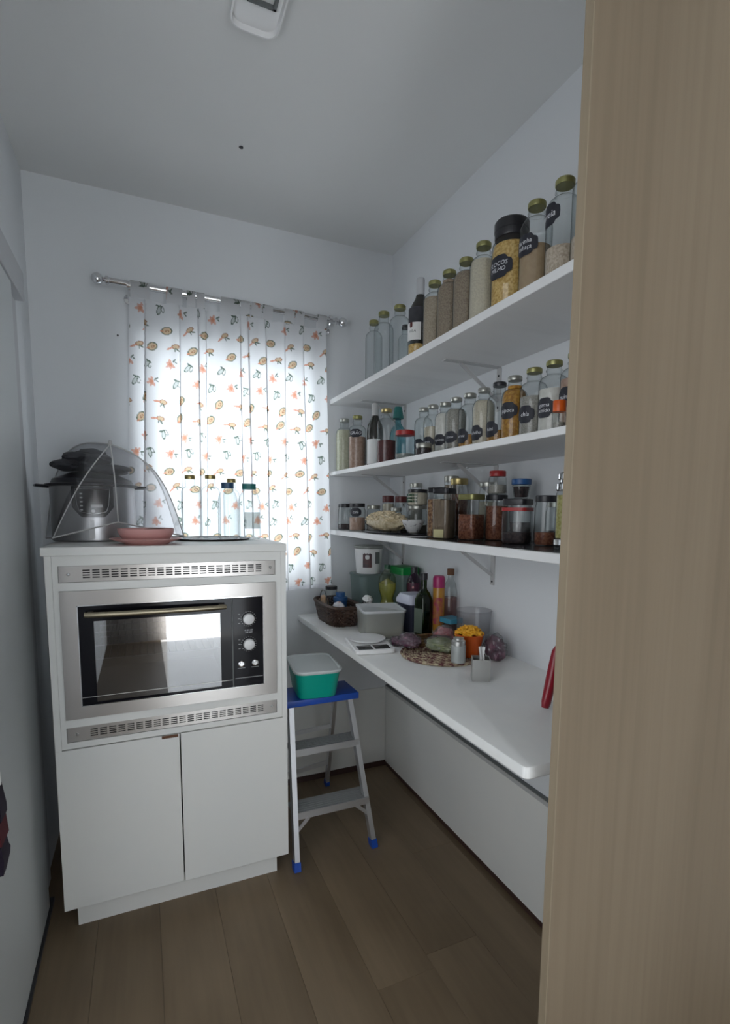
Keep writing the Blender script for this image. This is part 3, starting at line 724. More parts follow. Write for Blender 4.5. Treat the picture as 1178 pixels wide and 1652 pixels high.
# --- lowest shelf
tag(obj('shelf_mat', box(B(), .885, 1.19, .77, 1.72, Z[2], Z[2]+.0006), mat('dark_glossy_liner', (.03,.03,.035), .25), None, False), 'thin dark glossy liner under the jars on the lowest shelf', 'mat')
g = 'jars on the lowest shelf'; z = Z[2]
jar('black lidded jar of dark beans at the far end of the lowest shelf', .93, 2.455, z, .0385, .130, 'blackplastic', 'c_black', .26, None, g)
jar('black lidded jar with black label second from the far end, lowest shelf', .93, 2.300, z, .0385, .131, 'blackplastic', 'c_pink', .55, ('café', -125, .68, .028, .020, .018), g)
jar('slim clear jar of pale powder behind the pasta bag', 1.01, 2.290, z, .033, .123, 'silvercap', 'c_white', .55, None, g)
jar('short clear jar of pale powder behind the pasta bag', 1.06, 2.150, z, .026, .112, 'silvercap', 'c_white', .6, None, g)
jar('tall cream jar with dark red lid behind the pasta bag', 1.10, 2.318, z, .030, .170, 'darkred', 'c_cream', .9, None, g, lidh=.028)
jar('tall clear jar with black and red lid near the far shelf bracket', 1.12, 2.220, z, .030, .165, 'darkred', 'c_greige', .45, None, g, lidh=.024)
jar('tall slim jar with tin lid standing at the wall, lowest shelf', 1.14, 2.110, z, .030, .222, 'silvercap', 'c_greige', .85, None, g, name='glass_jar')
t = jar('clear jar with a white and green patterned jar stacked on it', 1.06, 1.945, z, .042, .118, 'silvercap', 'c_greige', .35, None, g, lidh=.010)
t = jar('white patterned jar with black lid, topmost of its stack', 1.06, 1.945, z+.1185, .044, .068, 'blackplastic', 'c_cream', .95, None, g, lidh=.010)
b = B()
for k in range(14):
    for q in range(3):
        a = PI + (k-7)*.16; zz = .018+.013*q; rr = .0452
        box(b, -.0022, .0022, -.0006, .0006, -.004, .004, mtx=Matrix.Translation((rr*math.cos(a), rr*math.sin(a), zz)) @ Matrix.Rotation(a+PI/2, 4, 'Z'))
o = obj('leaf_pattern', b, 'darkgreen', t, False); o['kind'] = 'stuff'
# black round tray with pasta bag and bowl
tr = thing('round_tray', 'black round tray under the pasta bag on the lowest shelf', 'tray', (1.00, 2.03, z), 0)
b = B(); 
for (r, zz) in (): pass
rings(b, [[(.118*f*math.cos(2*PI*i/40), .27*f*math.sin(2*PI*i/40), zz) for i in range(40)] for f, zz in ((.92,0),(1,.006),(1,.010),(.97,.010),(.90,.004))], True, True, True)
obj('tray_body', b, 'blackgloss', tr)
bag = thing('pasta_bag', 'clear bag of beige pasta lying on the black round tray', 'bag', (.965, 2.055, z+.0105), math.radians(8))
b = B(); blob(b, (0,0,.038), (.047,.135,.042), .14, 4, 7, 3, flat=-.037)
obj('pasta', b, grain('beige_pasta', (.50,.40,.24), (.66,.56,.38), 70), bag)
b = B(); rng = random.Random(5)
for k in range(230):
    th = rng.uniform(0, 2*PI); ph = rng.uniform(.05, 1.45); x_, y_, z_ = .049*math.cos(th)*math.sin(ph), .139*math.sin(th)*math.sin(ph), .038+.044*math.cos(ph)
    tube(b, [(x_+.009*math.cos(a)*.8, y_+.009*math.sin(a), z_+.002*math.sin(2*a+k)) for a in [k+q*.7 for q in range(5)]], .0036, 5)
o = obj('pasta_shapes', b, mat('pasta', (.74,.62,.42), .6), bag); o['kind'] = 'stuff'
b = B(); blob(b, (0,-.005,.040), (.052,.155,.046), .10, 3, 5, 8, flat=-.039); obj('film', b, glass('thin_clear_film', (.95,.95,.93), (.75,.75,.72), .15, .05, (.7,.7,.7)), bag)
bw = thing('speckled_bowl', 'small white bowl with dark specks on the black tray', 'bowl', (1.00, 1.870, z+.0105), 0)
b = B(); lathe(b, [(.0001,.003),(.022,0),(.024,.004),(.042,.035),(.045,.05),(.042,.05),(.038,.034),(.02,.008),(.0001,.008)], 28); obj('bowl_body', b, mat('speckled_ceramic', (.60,.60,.60), .4, noise=((110,110,110), (.10,.10,.12), .60, .64)), bw)
jar('small clear jar standing behind the speckled bowl', 1.115, 1.850, z, .034, .105, 'blackplastic', 'c_greige', .3, None, g)
# tall square jars
jar('tall square jar of mixed nuts with black lid, lowest shelf', .995, 1.668, z, .0335, .182, 'blackplastic', 'c_nuts', .86, None, g, square=True, rz=.45)
t = jar('tall square jar of brown sticks in front of the nut jar', .955, 1.560, z, .0330, .174, 'blackplastic', 'c_sticks', .86, None, g, square=True, rz=.45)
obj('paper_tag', box(B(), -.0345, -.0338, -.02, .02, .006, .034), mat('yellowed_tag', (.50,.46,.25), .7), t, False)
jar('tall jar with brass lid at the back of the nut jar', 1.12, 1.725, z, .036, .222, 'brass', 'c_redbrown', .8, None, g, lidh=.02)
jar('tall jar with tin lid left of the brass lidded jar, against the wall', 1.15, 1.828, z, .031, .238, 'silvercap', 'c_brown', .9, None, g, lidh=.02)
jar('clear jar with tin lid half hidden between taller jars', 1.135, 1.558, z, .033, .200, 'silvercap', 'c_cream', .7, None, g, lidh=.012)
jar('jar of red spice with olive gold lid in the front, lowest shelf', 1.005, 1.470, z, .0362, .153, 'goldcap', 'c_redbrown', .62, None, g, square=True, rz=.3)
jar('jar of red-brown chili with black lid, carrying a red lidded jar', 1.085, 1.440, z, .0375, .152, 'blackplastic', 'c_redbrown', .84, None, g)
jar('small tapered jar with red lid standing on the chili jar', 1.085, 1.440, z+.1525, .0290, .078, 'redlid', 'c_greige', .5, None, g, taper=1.1, lidr=1.0, name='glass_jar')
jar('black lidded jar beneath a blue lidded tub on the lowest shelf', 1.115, 1.355, z, .0345, .138, 'blackplastic', 'c_black', .5, None, g)
jar('small tub with blue lid stacked on a black lidded jar', 1.115, 1.355, z+.1385, .0285, .062, 'bluelid', 'c_black', .8, None, g, taper=.8, lidr=1.18)
t = jar('wide clear container with red clip band and dark contents', 1.02, 1.252, z, .038, .134, 'blackplastic', 'c_black', .30, None, g, square=True, rz=.5)
b = B(); loft(b, [(.098,.0392,.0392,.016),(.108,.0392,.0392,.016)], False, False); obj('red_band', b, 'redlid', t)
jar('black lidded jar of mixed dark spices right of the red banded container', 1.045, 1.160, z, .031, .142, 'blackplastic', 'c_redbrown', .30, None, g)
jar('jar of pale powder behind, at the near end of the lowest shelf', 1.135, 1.215, z, .031, .128, 'silvercap', 'c_black', .35, None, g)
t = thing('glass_jar', 'tall jar of green peas with stacked chrome lid beside the oak panel', 'jar', (.975, 1.010, z), 0, g)
b = B(); lathe(b, [(.0001,.003),(.025,0),(.027,.006),(.026,.14),(.022,.15)], 24); obj('glass_body', b, 'glass', t)
b = B(); lathe(b, [(.022,.03),(.0235,.032),(.0235,.138),(.0001,.139)], 20, cap0=True); obj('contents', b, 'c_green', t)
b = B(); lathe(b, [(.024,.148),(.027,.152),(.027,.165),(.018,.170),(.018,.175),(.024,.178),(.024,.190),(.016,.194),(.0001,.195)], 24, cap0=True); obj('lid', b, 'chrome', t)
b = B(); lathe(b, [(.0275,.012),(.029,.014),(.029,.026),(.0275,.028)], 24); obj('foot_ring', b, 'chrome', t)
# dark tray under these jars

# ------------------------------------------------------------------ worktop things
CZ = .882
bk = thing('wicker_basket', 'dark wicker basket with a thin handle at the far end of the worktop', 'basket', (.825, 2.290, CZ), 0)
def oval(f, z, n=56, wav=0, ph=0, hx=.078, hy=.165):
    out = []
    for i in range(n):
        a = 2*PI*i/n; k = f + wav*(1 if (i+ph) % 2 else -1)
        c, s_ = math.cos(a), math.sin(a); e = .55
        out.append((hx*k*math.copysign(abs(c)**e, c), hy*k*math.copysign(abs(s_)**e, s_), z))
    return out
b = B()
for k in range(9): tube(b, oval(.78+.022*k, .006+.0095*k, wav=.03, ph=k), .0052, 5, closed=True)
o = obj('weave', b, 'wicker', bk); o['kind'] = 'stuff'
b = B(); rings(b, [oval(.74, .001), oval(.76, .006)]); obj('base', b, 'wicker', bk)
b = B(); tube(b, oval(1.0, .092), .008, 6, closed=True); obj('rim', b, 'wicker', bk)
b = B(); tube(b, [(-.066+.0*k, -.0+.055*math.cos(a)-.0, .092+.062*math.sin(a)) for k, a in enumerate([PI*q/14 for q in range(15)])], .0022, 6); obj('handle', b, 'blackplastic', bk)
def in_basket(dx, dy): 
    return (.825+dx, 2.290+dy, CZ+.0065)
x_, y_, z_ = in_basket(-.012, .045)
jar('clear jar with black lid and blue tub inside, standing in the wicker basket', x_, y_, z_, .030, .158, 'blackplastic', None, 0, None, None, lidh=.012)
x_, y_, z_ = in_basket(.012, -.015)
t = thing('blue_pot', 'blue plastic pot with round lid in the wicker basket', 'pot', (x_, y_, z_))
b = B(); lathe(b, [(.0001,0),(.030,0),(.031,.095),(.034,.098),(.034,.112),(.022,.116),(.022,.135),(.0001,.136)], 24); obj('pot_body', b, 'bluelid', t)
x_, y_, z_ = in_basket(-.018, -.075)
t = thing('snack_packet', 'white and red snack packet standing in the wicker basket', 'packet', (x_, y_, z_), .3)
b = B(); blob(b, (0,0,.052), (.022,.045,.052), .12, 3, 5, 4); obj('film', b, mat('packet_print', (.62,.62,.66), .4, noise=((22,22,22), (.40,.10,.05), .55, .62)), t)
x_, y_, z_ = in_basket(-.030, .108)
t = thing('bread_packet', 'orange-brown packet at the far end of the wicker basket', 'packet', (x_, y_, z_), .3)
b = B(); blob(b, (0,0,.055), (.020,.038,.052), .12, 3, 5, 6); obj('film', b, mat('biscuit_film', (.48,.25,.10), .4, noise=((30,30,30), (.6,.5,.4))), t)
t = thing('tied_bag', 'crumpled white bag knotted with black cord behind the basket', 'bag', (.928, 2.165, CZ), 0)
b = B(); blob(b, (0,0,.05), (.022,.045,.05), .25, 3, 6, 2, flat=-.049); obj('film', b, 'film', t)
b = B(); blob(b, (0,0,.118), (.022,.03,.02), .3, 3, 6, 12); obj('knot', b, 'paper', t)
b = B(); tube(b, [(-.02,-.04+.01*k,.100+.012*math.sin(k*.55)) for k in range(8)], .003, 6); obj('cord', b, 'blackplastic', t)
# frosted green bin with bucket on top
t = thing('lidded_bin', 'frosted green plastic bin in the far corner of the worktop', 'container', (1.025, 2.36, CZ), 0)
b = B(); loft(b, [(0,.070,.072,.03),(.004,.073,.075,.03),(.205,.084,.086,.035)], True, False); obj('bin_body', b, 'frostg', t)
b = B(); loft(b, [(.2055,.086,.088,.035),(.214,.088,.090,.035),(.217,.080,.082,.03)]); obj('lid', b, 'frostg', t)
t = thing('plastic_bucket', 'white plastic bucket with brown label on the green bin', 'bucket', (1.015, 2.36, CZ+.217), 0)
b = B(); lathe(b, [(.0001,0),(.058,0),(.060,.003),(.068,.118),(.068,.121)], 32); obj('bucket_body', b, 'plasticwhite', t)
b = B(); lathe(b, [(.0695,.1215),(.071,.123),(.071,.133),(.066,.136),(.0001,.134)], 32, cap0=True); obj('lid', b, 'frost', t)
l = obj('label', cylpatch(.0665, math.radians(-118), .068, .022, .036, 'rect'), 'maroon', t)
obj('dome_print', cylpatch(.0675, math.radians(-118), .082, .010, .010, 'oval'), 'paper', l)
l = obj('label', cylpatch(.0672, math.radians(-72), .078, .014, .028, 'rect'), 'greyprint', t)
# oil
t = thing('oil_bottle', 'clear bottle of yellow cooking oil with green cap', 'bottle', (1.02, 2.150, CZ+.0), 0)
pr = [(.0001,.0),(.036,.0),(.038,.006),(.038,.070),(.031,.105),(.027,.120),(.031,.135),(.039,.160),(.041,.190),(.037,.220),(.020,.246),(.013,.254),(.013,.262)]
b = B(); lathe(b, pr, 28); obj('bottle_body', b, 'oilgl', t)
b = B(); lathe(b, [(max(r-.002,.0001), min(zz+.002,.215)) for r, zz in pr[:9]] + [(.0001,.215)], 28); obj('oil', b, glass('yellow_oil', (.93,.90,.50), (.70,.62,.20), .05, .35, (.80,.74,.28)), t)
b = B(); cyl(b, 0, 0, .258, .276, .015, 16); obj('cap', b, 'darkgreen', t)
# green cylinder lid behind
t = thing('green_lidded_box', 'bright green plastic box behind the oil bottle', 'container', (1.145, 2.225, CZ), 0)
b = B(); loft(b, [(0,.04,.06,.012),(.222,.045,.066,.012)], True, False); obj('box_body', b, 'frostg', t)
b = B(); loft(b, [(.2225,.048,.068,.012),(.256,.048,.068,.012),(.259,.044,.064,.012)]); obj('lid', b, 'greenlid', t)
# dark juice bottle
t = thing('juice_bottle', 'dark purple bottle with black cap behind the white tub', 'bottle', (1.135, 2.105, CZ), 0)
b = B(); lathe(b, [(.0001,0),(.034,0),(.036,.006),(.036,.185),(.030,.212),(.016,.235),(.0135,.24),(.0135,.25)], 28); obj('bottle_body', b, mat('dark_purple_bottle', (.015,.006,.016), .1), t)
b = B(); cyl(b, 0, 0, .240, .268, .016, 18); obj('cap', b, 'blackplastic', t)
l = obj('label', cylpatch(.0365, math.radians(-125), .175, .030, .022, 'rect'), mat('plum_label', (.06,.01,.03), .4), t)
obj('label_print', cylpatch(.0373, math.radians(-125), .177, .005, .005, 'oval'), 'pinkfilm', l)
# olive oil bottle
t = thing('olive_oil_bottle', 'square dark green olive oil bottle with black cap', 'bottle', (1.035, 1.835, CZ+.0), .25)
b = B(); loft(b, [(.0,.026,.026,.008),(.004,.0285,.0285,.009),(.165,.0285,.0285,.010),(.190,.022,.022,.012),(.206,.014,.014,.0135),(.215,.0125,.0125,.0124),(.250,.0125,.0125,.0124)], True, False); obj('glass_body', b, 'greengl', t)
b = B(); loft(b, [(.004,.025,.025,.008),(.160,.025,.025,.009),(.185,.018,.018,.012),(.188,.01,.01,.009)]); obj('oil', b, mat('olive_oil', (.02,.035,.006), .2), t)
b = B(); cyl(b, 0, 0, .246, .272, .0145, 18); obj('cap', b, 'blackplastic', t)
l = obj('label', box(B(), -.0295, -.0288, -.023, .023, .03, .13), mat('grey_green_label', (.10,.13,.10), .6), t, False)
# syrup / sauce bottle with magenta cap
t = thing('sauce_bottle', 'orange sauce bottle with magenta cap and wrapper', 'bottle', (1.094, 1.815, CZ), 0)
b = B(); lathe(b, [(.0001,0),(.0225,0),(.024,.005),(.024,.215),(.022,.222)], 24); obj('bottle_body', b, 'amber', t)
b = B(); lathe(b, [(.0245,.214),(.025,.218),(.025,.250),(.020,.262),(.0001,.264)], 24, cap0=True); obj('cap', b, 'magenta', t)
l = obj('label', cylpatch(.0245, math.radians(-140), .12, .026, .055, 'rect'), mat('red_gold_label', (.34,.12,.03), .5, noise=((40,40,40), (.30,.04,.06), .5, .6)), t)
t = thing('vinegar_bottle', 'clear bottle with brown cap at the wall behind the sauce bottle', 'bottle', (1.152, 1.820, CZ), 0)
b = B(); lathe(b, [(.0001,0),(.027,0),(.029,.005),(.029,.19),(.022,.225),(.011,.245),(.011,.262)], 24); obj('bottle_body', b, 'glass', t)
b = B(); lathe(b, [(.025,.004),(.027,.008),(.027,.17),(.0001,.171)], 20, cap0=True); obj('liquid', b, glass('pink_vinegar', (.72,.55,.52), (.5,.3,.3), .05, .2, (.45,.25,.27)), t)
b = B(); cyl(b, 0, 0, .262, .288, .015, 16); obj('cap', b, 'tan', t)
# lunch tub with lid (white lid, bluish body)
t = thing('food_tub', 'bluish frosted tub with a pale domed lid', 'container', (1.070, 1.990, CZ), .1)
b = B(); loft(b, [(0,.044,.050,.015),(.125,.052,.060,.018)], True, False); obj('tub_body', b, 'frostb', t)
b = B(); loft(b, [(.1255,.056,.064,.018),(.142,.056,.064,.018),(.165,.046,.052,.02),(.168,.03,.034,.02)]); obj('lid', b, mat('lilac_white_lid', (.50,.52,.62), .35), t)
# clear canister with blue lid
t = thing('food_container', 'small clear container with blue lid right of the sauce bottle', 'container', (1.105, 1.735, CZ), .1)
b = B(); loft(b, [(0,.026,.030,.008),(.085,.030,.034,.008)], True, False); obj('body', b, 'glass', t)
b = B(); loft(b, [(.003,.024,.028,.008),(.045,.026,.030,.008)]); obj('contents', b, 'c_corn', t)
b = B(); loft(b, [(.0855,.033,.037,.008),(.104,.033,.037,.008)]); obj('lid', b, mat('sky_blue_lid', (.05,.25,.36), .4), t)
# translucent mixing bowl by wall
t = thing('clear_bowl', 'wide translucent plastic bowl against the right wall', 'bowl', (1.133, 1.622, CZ+.0125), 0)
b = B(); lathe(b, [(.0001,.002),(.035,0),(.040,.004),(.060,.06),(.066,.135),(.069,.138),(.066,.141)], 32); obj('bowl_body', b, 'film', t)
# orange bowl with snack
t = thing('orange_bowl', 'orange plastic bowl heaped with yellow snacks', 'bowl', (1.045, 1.520, CZ+.0125), 0)
b = B(); lathe(b, [(.0001,.002),(.034,0),(.037,.004),(.050,.075),(.053,.078),(.050,.080),(.046,.07),(.034,.008),(.0001,.007)], 32); obj('bowl_body', b, 'orange', t)
b = B(); rng = random.Random(11)
for k in range(150):
    rr = .044*math.sqrt(rng.random()); a = rng.uniform(0, 2*PI); hz = .080+.022*(1-(rr/.046)**2)+rng.uniform(-.008,.004)
    box(b, -.009, .009, -.005, .005, -.003, .003, .001, 1, Matrix.Translation((rr*math.cos(a), rr*math.sin(a), hz)) @ Matrix.Rotation(rng.uniform(0,6), 4, 'Z') @ Matrix.Rotation(rng.uniform(-.7,.7), 4, 'X'))
o = obj('snack_pieces', b, 'yellow', t, False); o['kind'] = 'stuff'
# woven reddish tray behind
t = thing('wicker_tray', 'shallow reddish wicker tray under the white tub', 'tray', (1.02, 1.895, CZ), 0)
t.location = (1.00, 1.735, CZ)
b = B()
for k in range(4): tube(b, [(x*1.0, y*.42, zz) for x, y, zz in oval(.9+.03*k, .005+.009*k, 44, .012, k, .075, .105)], .005, 5, closed=True)
o = obj('weave', b, 'wicker2', t); o['kind'] = 'stuff'
b = B(); rings(b, [[(x, y*.42, zz) for x, y, zz in oval(.86, .001, 44, 0, 0, .075, .105)], [(x, y*.42, zz) for x, y, zz in oval(.88, .006, 44, 0, 0, .075, .105)]]); obj('base', b, 'wicker2', t)
# coiled round mat
t = thing('woven_mat', 'round multicoloured coiled mat on the worktop', 'mat', (.985, 1.600, CZ), 0)
b = B()
for k in range(15):
    r = .012 + k*.0098; n = 64 if k > 4 else 28
    tube(b, [(r*math.cos(2*PI*i/n), r*math.sin(2*PI*i/n), .0058+.0007*(i % 2)) for i in range(n)], .0055, 5, closed=True)
o = obj('coils', b, 'multi', t); o['kind'] = 'stuff'
def bag(label, loc, size, seed, m, name='produce_bag', rz=0, film=True):
    t = thing(name, label, 'bag', loc, rz)
    b = B(); blob(b, (0,0,size[2]*.86), size, .22, 4, 6, seed, flat=-size[2]*.85); obj('produce', b, m, t)
    if film:
        b = B(); blob(b, (0,0,size[2]*.98), tuple(v*1.08 for v in size), .25, 4, 8, seed+4, flat=-size[2]*.95); obj('film', b, 'film', t)
    return t
bag('crumpled purple plastic bag on the left of the coiled mat', (.905, 1.705, CZ+.0125), (.034,.046,.026), 1, 'purple', rz=.3)
bag('bag of pale green leaves lying on the coiled mat', (.985, 1.608, CZ+.0125), (.040,.060,.027), 2, 'veg', rz=.5)
bag('pink netted packet behind the green leaves on the mat', (1.032, 1.668, CZ+.0125), (.030,.046,.038), 3, 'pinkfilm', rz=.2)
bag('small purple packet on the worktop beside the kitchen scale', (.895, 1.785, CZ), (.026,.030,.018), 5, 'purple')
bag('dark purple bag against the wall right of the orange bowl', (1.125, 1.475, CZ), (.030,.045,.045), 7, 'purple')
# white canister
t = thing('tin_canister', 'small grey cylindrical tin standing on the coiled mat edge', 'tin', (.965, 1.465, CZ+.0125), 0)
b = B(); lathe(b, [(.0001,0),(.0245,0),(.025,.002),(.025,.058),(.0235,.060)], 28); obj('tin_body', b, mat('grey_tin', (.42,.44,.43), .4, .3), t)
b = B(); lathe(b, [(.0236,.0595),(.0236,.074),(.0185,.078),(.0185,.084),(.0001,.085)], 24, cap0=True); obj('lid', b, 'steel2', t)
# steel napkin holder
t = thing('napkin_holder', 'square brushed steel holder on the worktop', 'holder', (.950, 1.315, CZ), math.radians(-30))
b = B(); s_ = .0275; h_ = .068
for a in ((-s_, s_, -s_, -s_+.002), (-s_, s_, s_-.002, s_), (-s_, -s_+.002, -s_+.002, s_-.002), (s_-.002, s_, -s_+.002, s_-.002), ): box(b, *a, 0, h_)
box(b, -s_+.002, s_-.002, -s_+.002, s_-.002, 0, .003)
obj('box_body', b, 'steel2', t, False)
t = thing('paper_napkin', 'folded white paper napkin sticking out of the steel holder', 'napkin', (.957, 1.319, CZ+.0035), math.radians(-30))
b = B()
secs = []
for k in range(9):
    zz = .098*k/8; wv = .013*(1-.25*(k/8)) ; secs.append([(x*wv/.013 + .004*math.sin(k*.6+x*90), y + .0025*math.sin(zz*70+x*200), zz + (.006 if k == 8 and abs(x) < .004 else 0)) for x, y in ((-.013,-.005),(-.004,-.011),(.005,-.006),(.013,-.009),(.013,.004),(.004,.001),(-.005,.006),(-.013,.002))])
rings(b, secs); obj('folds', b, 'paper', t)
# red handled pan piece beside oak panel
t = thing('red_handle', 'glossy red utensil handle leaning beside the oak panel', 'utensil', (.950, 1.026, CZ), 0)
b = B(); P0, P1 = Vector((.0,-.0,.010)), Vector((.034,-.000,.172)); n = 12
secs = []
d = (P1-P0).normalized(); u = Vector((0,1,0)); v = d.cross(u).normalized()
for k in range(n+1):
    f_ = k/n; c = P0.lerp(P1, f_) ; ww = (.0095+.003*math.sin(f_*PI))*(.75 if k == 0 else 1)*(1 if k < n else .55); hh = (.015)*(.8 if k == 0 else 1)*(1 if k < n else .5)
    secs.append([tuple(c + u*ww*1.1*math.cos(a) + v*hh*math.sin(a)*.9) for a in [2*PI*q/16 for q in range(16)]])
rings(b, secs); obj('grip', b, 'red', t)
b = B(); tube(b, [tuple(P0.lerp(P1, .95)), tuple(P0.lerp(P1, 1.12)), (.10,-.02,.158), (.16,-.06,.150), (.18,-.08,.0)], .005, 8); obj('shank', b, 'steel2', t)
# white food box (frosted) and scale
t = thing('flour_box', 'square frosted box of flour with flat lid beside the wicker basket', 'container', (.905, 1.975, CZ), math.radians(-12))
b = B(); loft(b, [(0,.078,.082,.014),(.005,.081,.085,.016),(.108,.088,.092,.018)], True, False); obj('box_body', b, 'frost', t)
b = B(); R1 = rrect(.077,.081,.014,.004); R2 = [(x, y, .045+.030*(x+y)/.16) for x, y, _ in rrect(.080,.084,.014,0)]; rings(b, [R1, R2]); obj('flour', b, 'c_cream', t)
b = B(); loft(b, [(.1085,.091,.095,.018),(.118,.092,.096,.018),(.119,.084,.088,.016),(.116,.080,.084,.014)]); obj('lid', b, mat('cloudy_lid', (.55,.57,.58), .35), t)
t = thing('kitchen_scale', 'flat white kitchen scale with round plate and dark displays', 'scale', (.782, 1.805, CZ), math.radians(-10))
b = B(); loft(b, [(0,.072,.108,.02),(.003,.077,.113,.02),(.014,.077,.113,.02),(.018,.073,.109,.018)]); obj('scale_body', b, 'plasticwhite', t)
b = B(); lathe(b, [(.0001,.0185),(.060,.0185),(.070,.024),(.072,.029),(.069,.029),(.0001,.026)], 36, 0, .035); obj('weighing_plate', b, 'plasticwhite', t)
for a in ((-.062, -.008), (.000, .058)):
    obj('display', box(B(), a[0], a[1], -.101, -.048, .0182, .0192), 'blackgloss', t, False)

# ------------------------------------------------------------------ step ladder
ld = thing('step_ladder', 'aluminium three step ladder with blue top by the window wall', 'ladder', (.66, 2.05, 0))
def L(p): return (p[0]-.66, p[1]-2.05, p[2])
fl = {-1: ((.505,1.862,.0),(.520,1.995,.62)), 1: ((.842,1.880,.0),(.772,1.995,.62))}
for s_ in (-1, 1):
    a, c = [Vector(L(p)) for p in fl[s_]]
    a2 = a.lerp(c, .055)
    lg = obj('leg', bar(B(), a2, c, .020, .034, (0,1,0)), 'alu', ld, False)
    obj('rubber_foot', bar(B(), a, a2, .026, .040, (0,1,0)), 'blue', lg, False)
rl = {-1: ((.515,2.36,0),(.560,2.100,.62)), 1: ((.820,2.43,0),(.752,2.105,.62))}
for s_ in (-1, 1):
    a, c = [Vector(L(p)) for p in rl[s_]]
    a2 = a.lerp(c, .05)
    lg = obj('leg', bar(B(), a2, c, .016, .024, (0,1,0)), 'alu', ld, False)
    obj('rubber_foot', bar(B(), a, a2, .020, .030, (0,1,0)), 'blue', lg, False)
def lerp(pp, f): return Vector(pp[0]).lerp(Vector(pp[1]), f)
for f_, dd in ((.335, .085), (.715, .075)):
    a = lerp(fl[-1], f_); c = lerp(fl[1], f_); z_ = a.z
    b = B(); x0, x1 = a.x+.008, c.x-.008; box(b, x0-.014, x1+.014, a.y-.012, a.y+dd, z_-.006, z_+.006, .001)
    for k in range(5): box(b, x0, x1, a.y+.004+k*dd/6, a.y+.009+k*dd/6, z_+.0055, z_+.008)
    st = obj('step', b, mat('grey_step', (.33,.34,.34), .5, .4), ld, False)
    st.location = (-.66, -2.05, 0)
    b = B(); box(b, x0-.014, x1+.014, a.y-.015, a.y-.011, z_-.020, z_+.008); o = obj('step_nosing', b, 'alu', ld, False); o.location = (-.66, -2.05, 0)
for s_ in (-1, 1):
    p = lerp(fl[s_], .30); q = lerp(fl[s_], .22)
    o = obj('brace', bar(B(), L((q.x, q.y-.002, q.z)), L((p.x-s_*.055, p.y-.010, p.z+.004)), .014, .004, (0,1,0)), 'alu', ld, False)
a = lerp(rl[-1], .27); c = lerp(rl[1], .27); obj('rear_bar', bar(B(), L(a), L(c), .008, .022), 'alu', ld, False)
a = lerp(rl[-1], .66); c = lerp(rl[1], .66); obj('rear_bar', bar(B(), L(a), L(c), .008, .018), 'alu', ld, False)
b = B(); box(b, .486, .800, 1.95, 2.118, .625, .652, .004, 2); o = obj('top_tread', b, 'blue', ld, True); o.location = (-.66, -2.05, 0)
t = thing('storage_tub', 'teal plastic tub with a translucent white lid on the ladder top', 'container', (.632, 2.045, .652), math.radians(-6))
b = B(); loft(b, [(0,.072,.098,.03),(.004,.078,.104,.034),(.108,.092,.128,.04)], True, False, 7); obj('tub_body', b, 'teal', t)
b = B(); loft(b, [(.1085,.096,.133,.042),(.116,.100,.137,.044),(.121,.098,.135,.043),(.1215,.090,.127,.04),(.117,.086,.123,.038)], True, True, 7); obj('lid', b, mat('milky_lid', (.62,.66,.66), .3), t)

# ------------------------------------------------------------------ things on the cabinet
KZ = 1.283
ck = thing('pressure_cooker', 'large steel electric cooker with dark control panel on the cabinet', 'cooker', (-.162, 2.245, KZ), 0)
r = .142
b = B(); lathe(b, [(.0001,0),(r*.96,0),(r,.006),(r,.200)], 48, cap0=False); obj('steel_body', b, mat('dull_steel', (.50,.50,.51), .32, .85), ck)
b = B(); lathe(b, [(r,.197),(r+.014,.200),(r+.014,.206),(r-.004,.210),(r-.01,.225),(r*.5,.250),(.0001,.256)], 48); obj('lid', b, 'blackplastic', ck)
for s_ in (-1, 1):
    b = B(); tube(b, [(s_*(r-.002), -.03, .198), (s_*(r+.035), -.028, .200), (s_*(r+.042), 0, .200), (s_*(r+.035), .028, .200), (s_*(r-.002), .03, .198)], .008, 8, sy=.7); obj('side_handle', b, 'blackplastic', ck)
fa = -PI/2 + .05
b = B(); n = 24
def P(x, z_, rr): return (rr*math.cos(fa+x/rr), rr*math.sin(fa+x/rr), z_)
for rr, k, nm, mm in ((r+.006, 1.0, 'control_panel', 'blackplastic'), (r+.0075, .82, 'display', 'blackgloss')):
    b = B(); top = .196 - (1-k)*.06; pts = [(-.068*k, top), (.068*k, top), (.058*k, .115), (.045*k, .103-.012*k), (0, .094-.010*k), (-.045*k, .103-.012*k), (-.058*k, .115)]
    V = []
    cols = 16
    for i in range(cols+1):
        x = -.068*k + .136*k*i/cols; ax = abs(x)/(.068*k); zb = (.088 + .030*max(0, ax-.55)/.45*1.2) + (1-k)*.04
        V.append((b.verts.new(P(x*(1-0*.1), zb, rr)), b.verts.new(P(x, top, rr)), b.verts.new(P(x, zb, r-.002)), b.verts.new(P(x, top, r-.002))))
    for i in range(cols):
        a, c = V[i], V[i+1]; b.faces.new((a[0], c[0], c[1], a[1])); b.faces.new((a[0], a[2], c[2], c[0])); b.faces.new((a[1], c[1], c[3], a[3]))
    b.faces.new((V[0][0], V[0][1], V[0][3], V[0][2])); b.faces.new((V[-1][0], V[-1][2], V[-1][3], V[-1][1]))
    cp = obj(nm, b, mm, ck if nm == 'control_panel' else cp, False)
b = B(); tube(b, [P(-.056, .186, r+.009), P(-.028, .187, r+.009), P(0, .187, r+.009), P(.028, .187, r+.009), P(.056, .186, r+.009), P(.050, .130, r+.009), P(.042, .108, r+.009), P(0, .098, r+.009), P(-.042, .108, r+.009), P(-.050, .130, r+.009)], .0012, 5, closed=True)
obj('silver_outline', b, 'chrome', cp)
b = B()
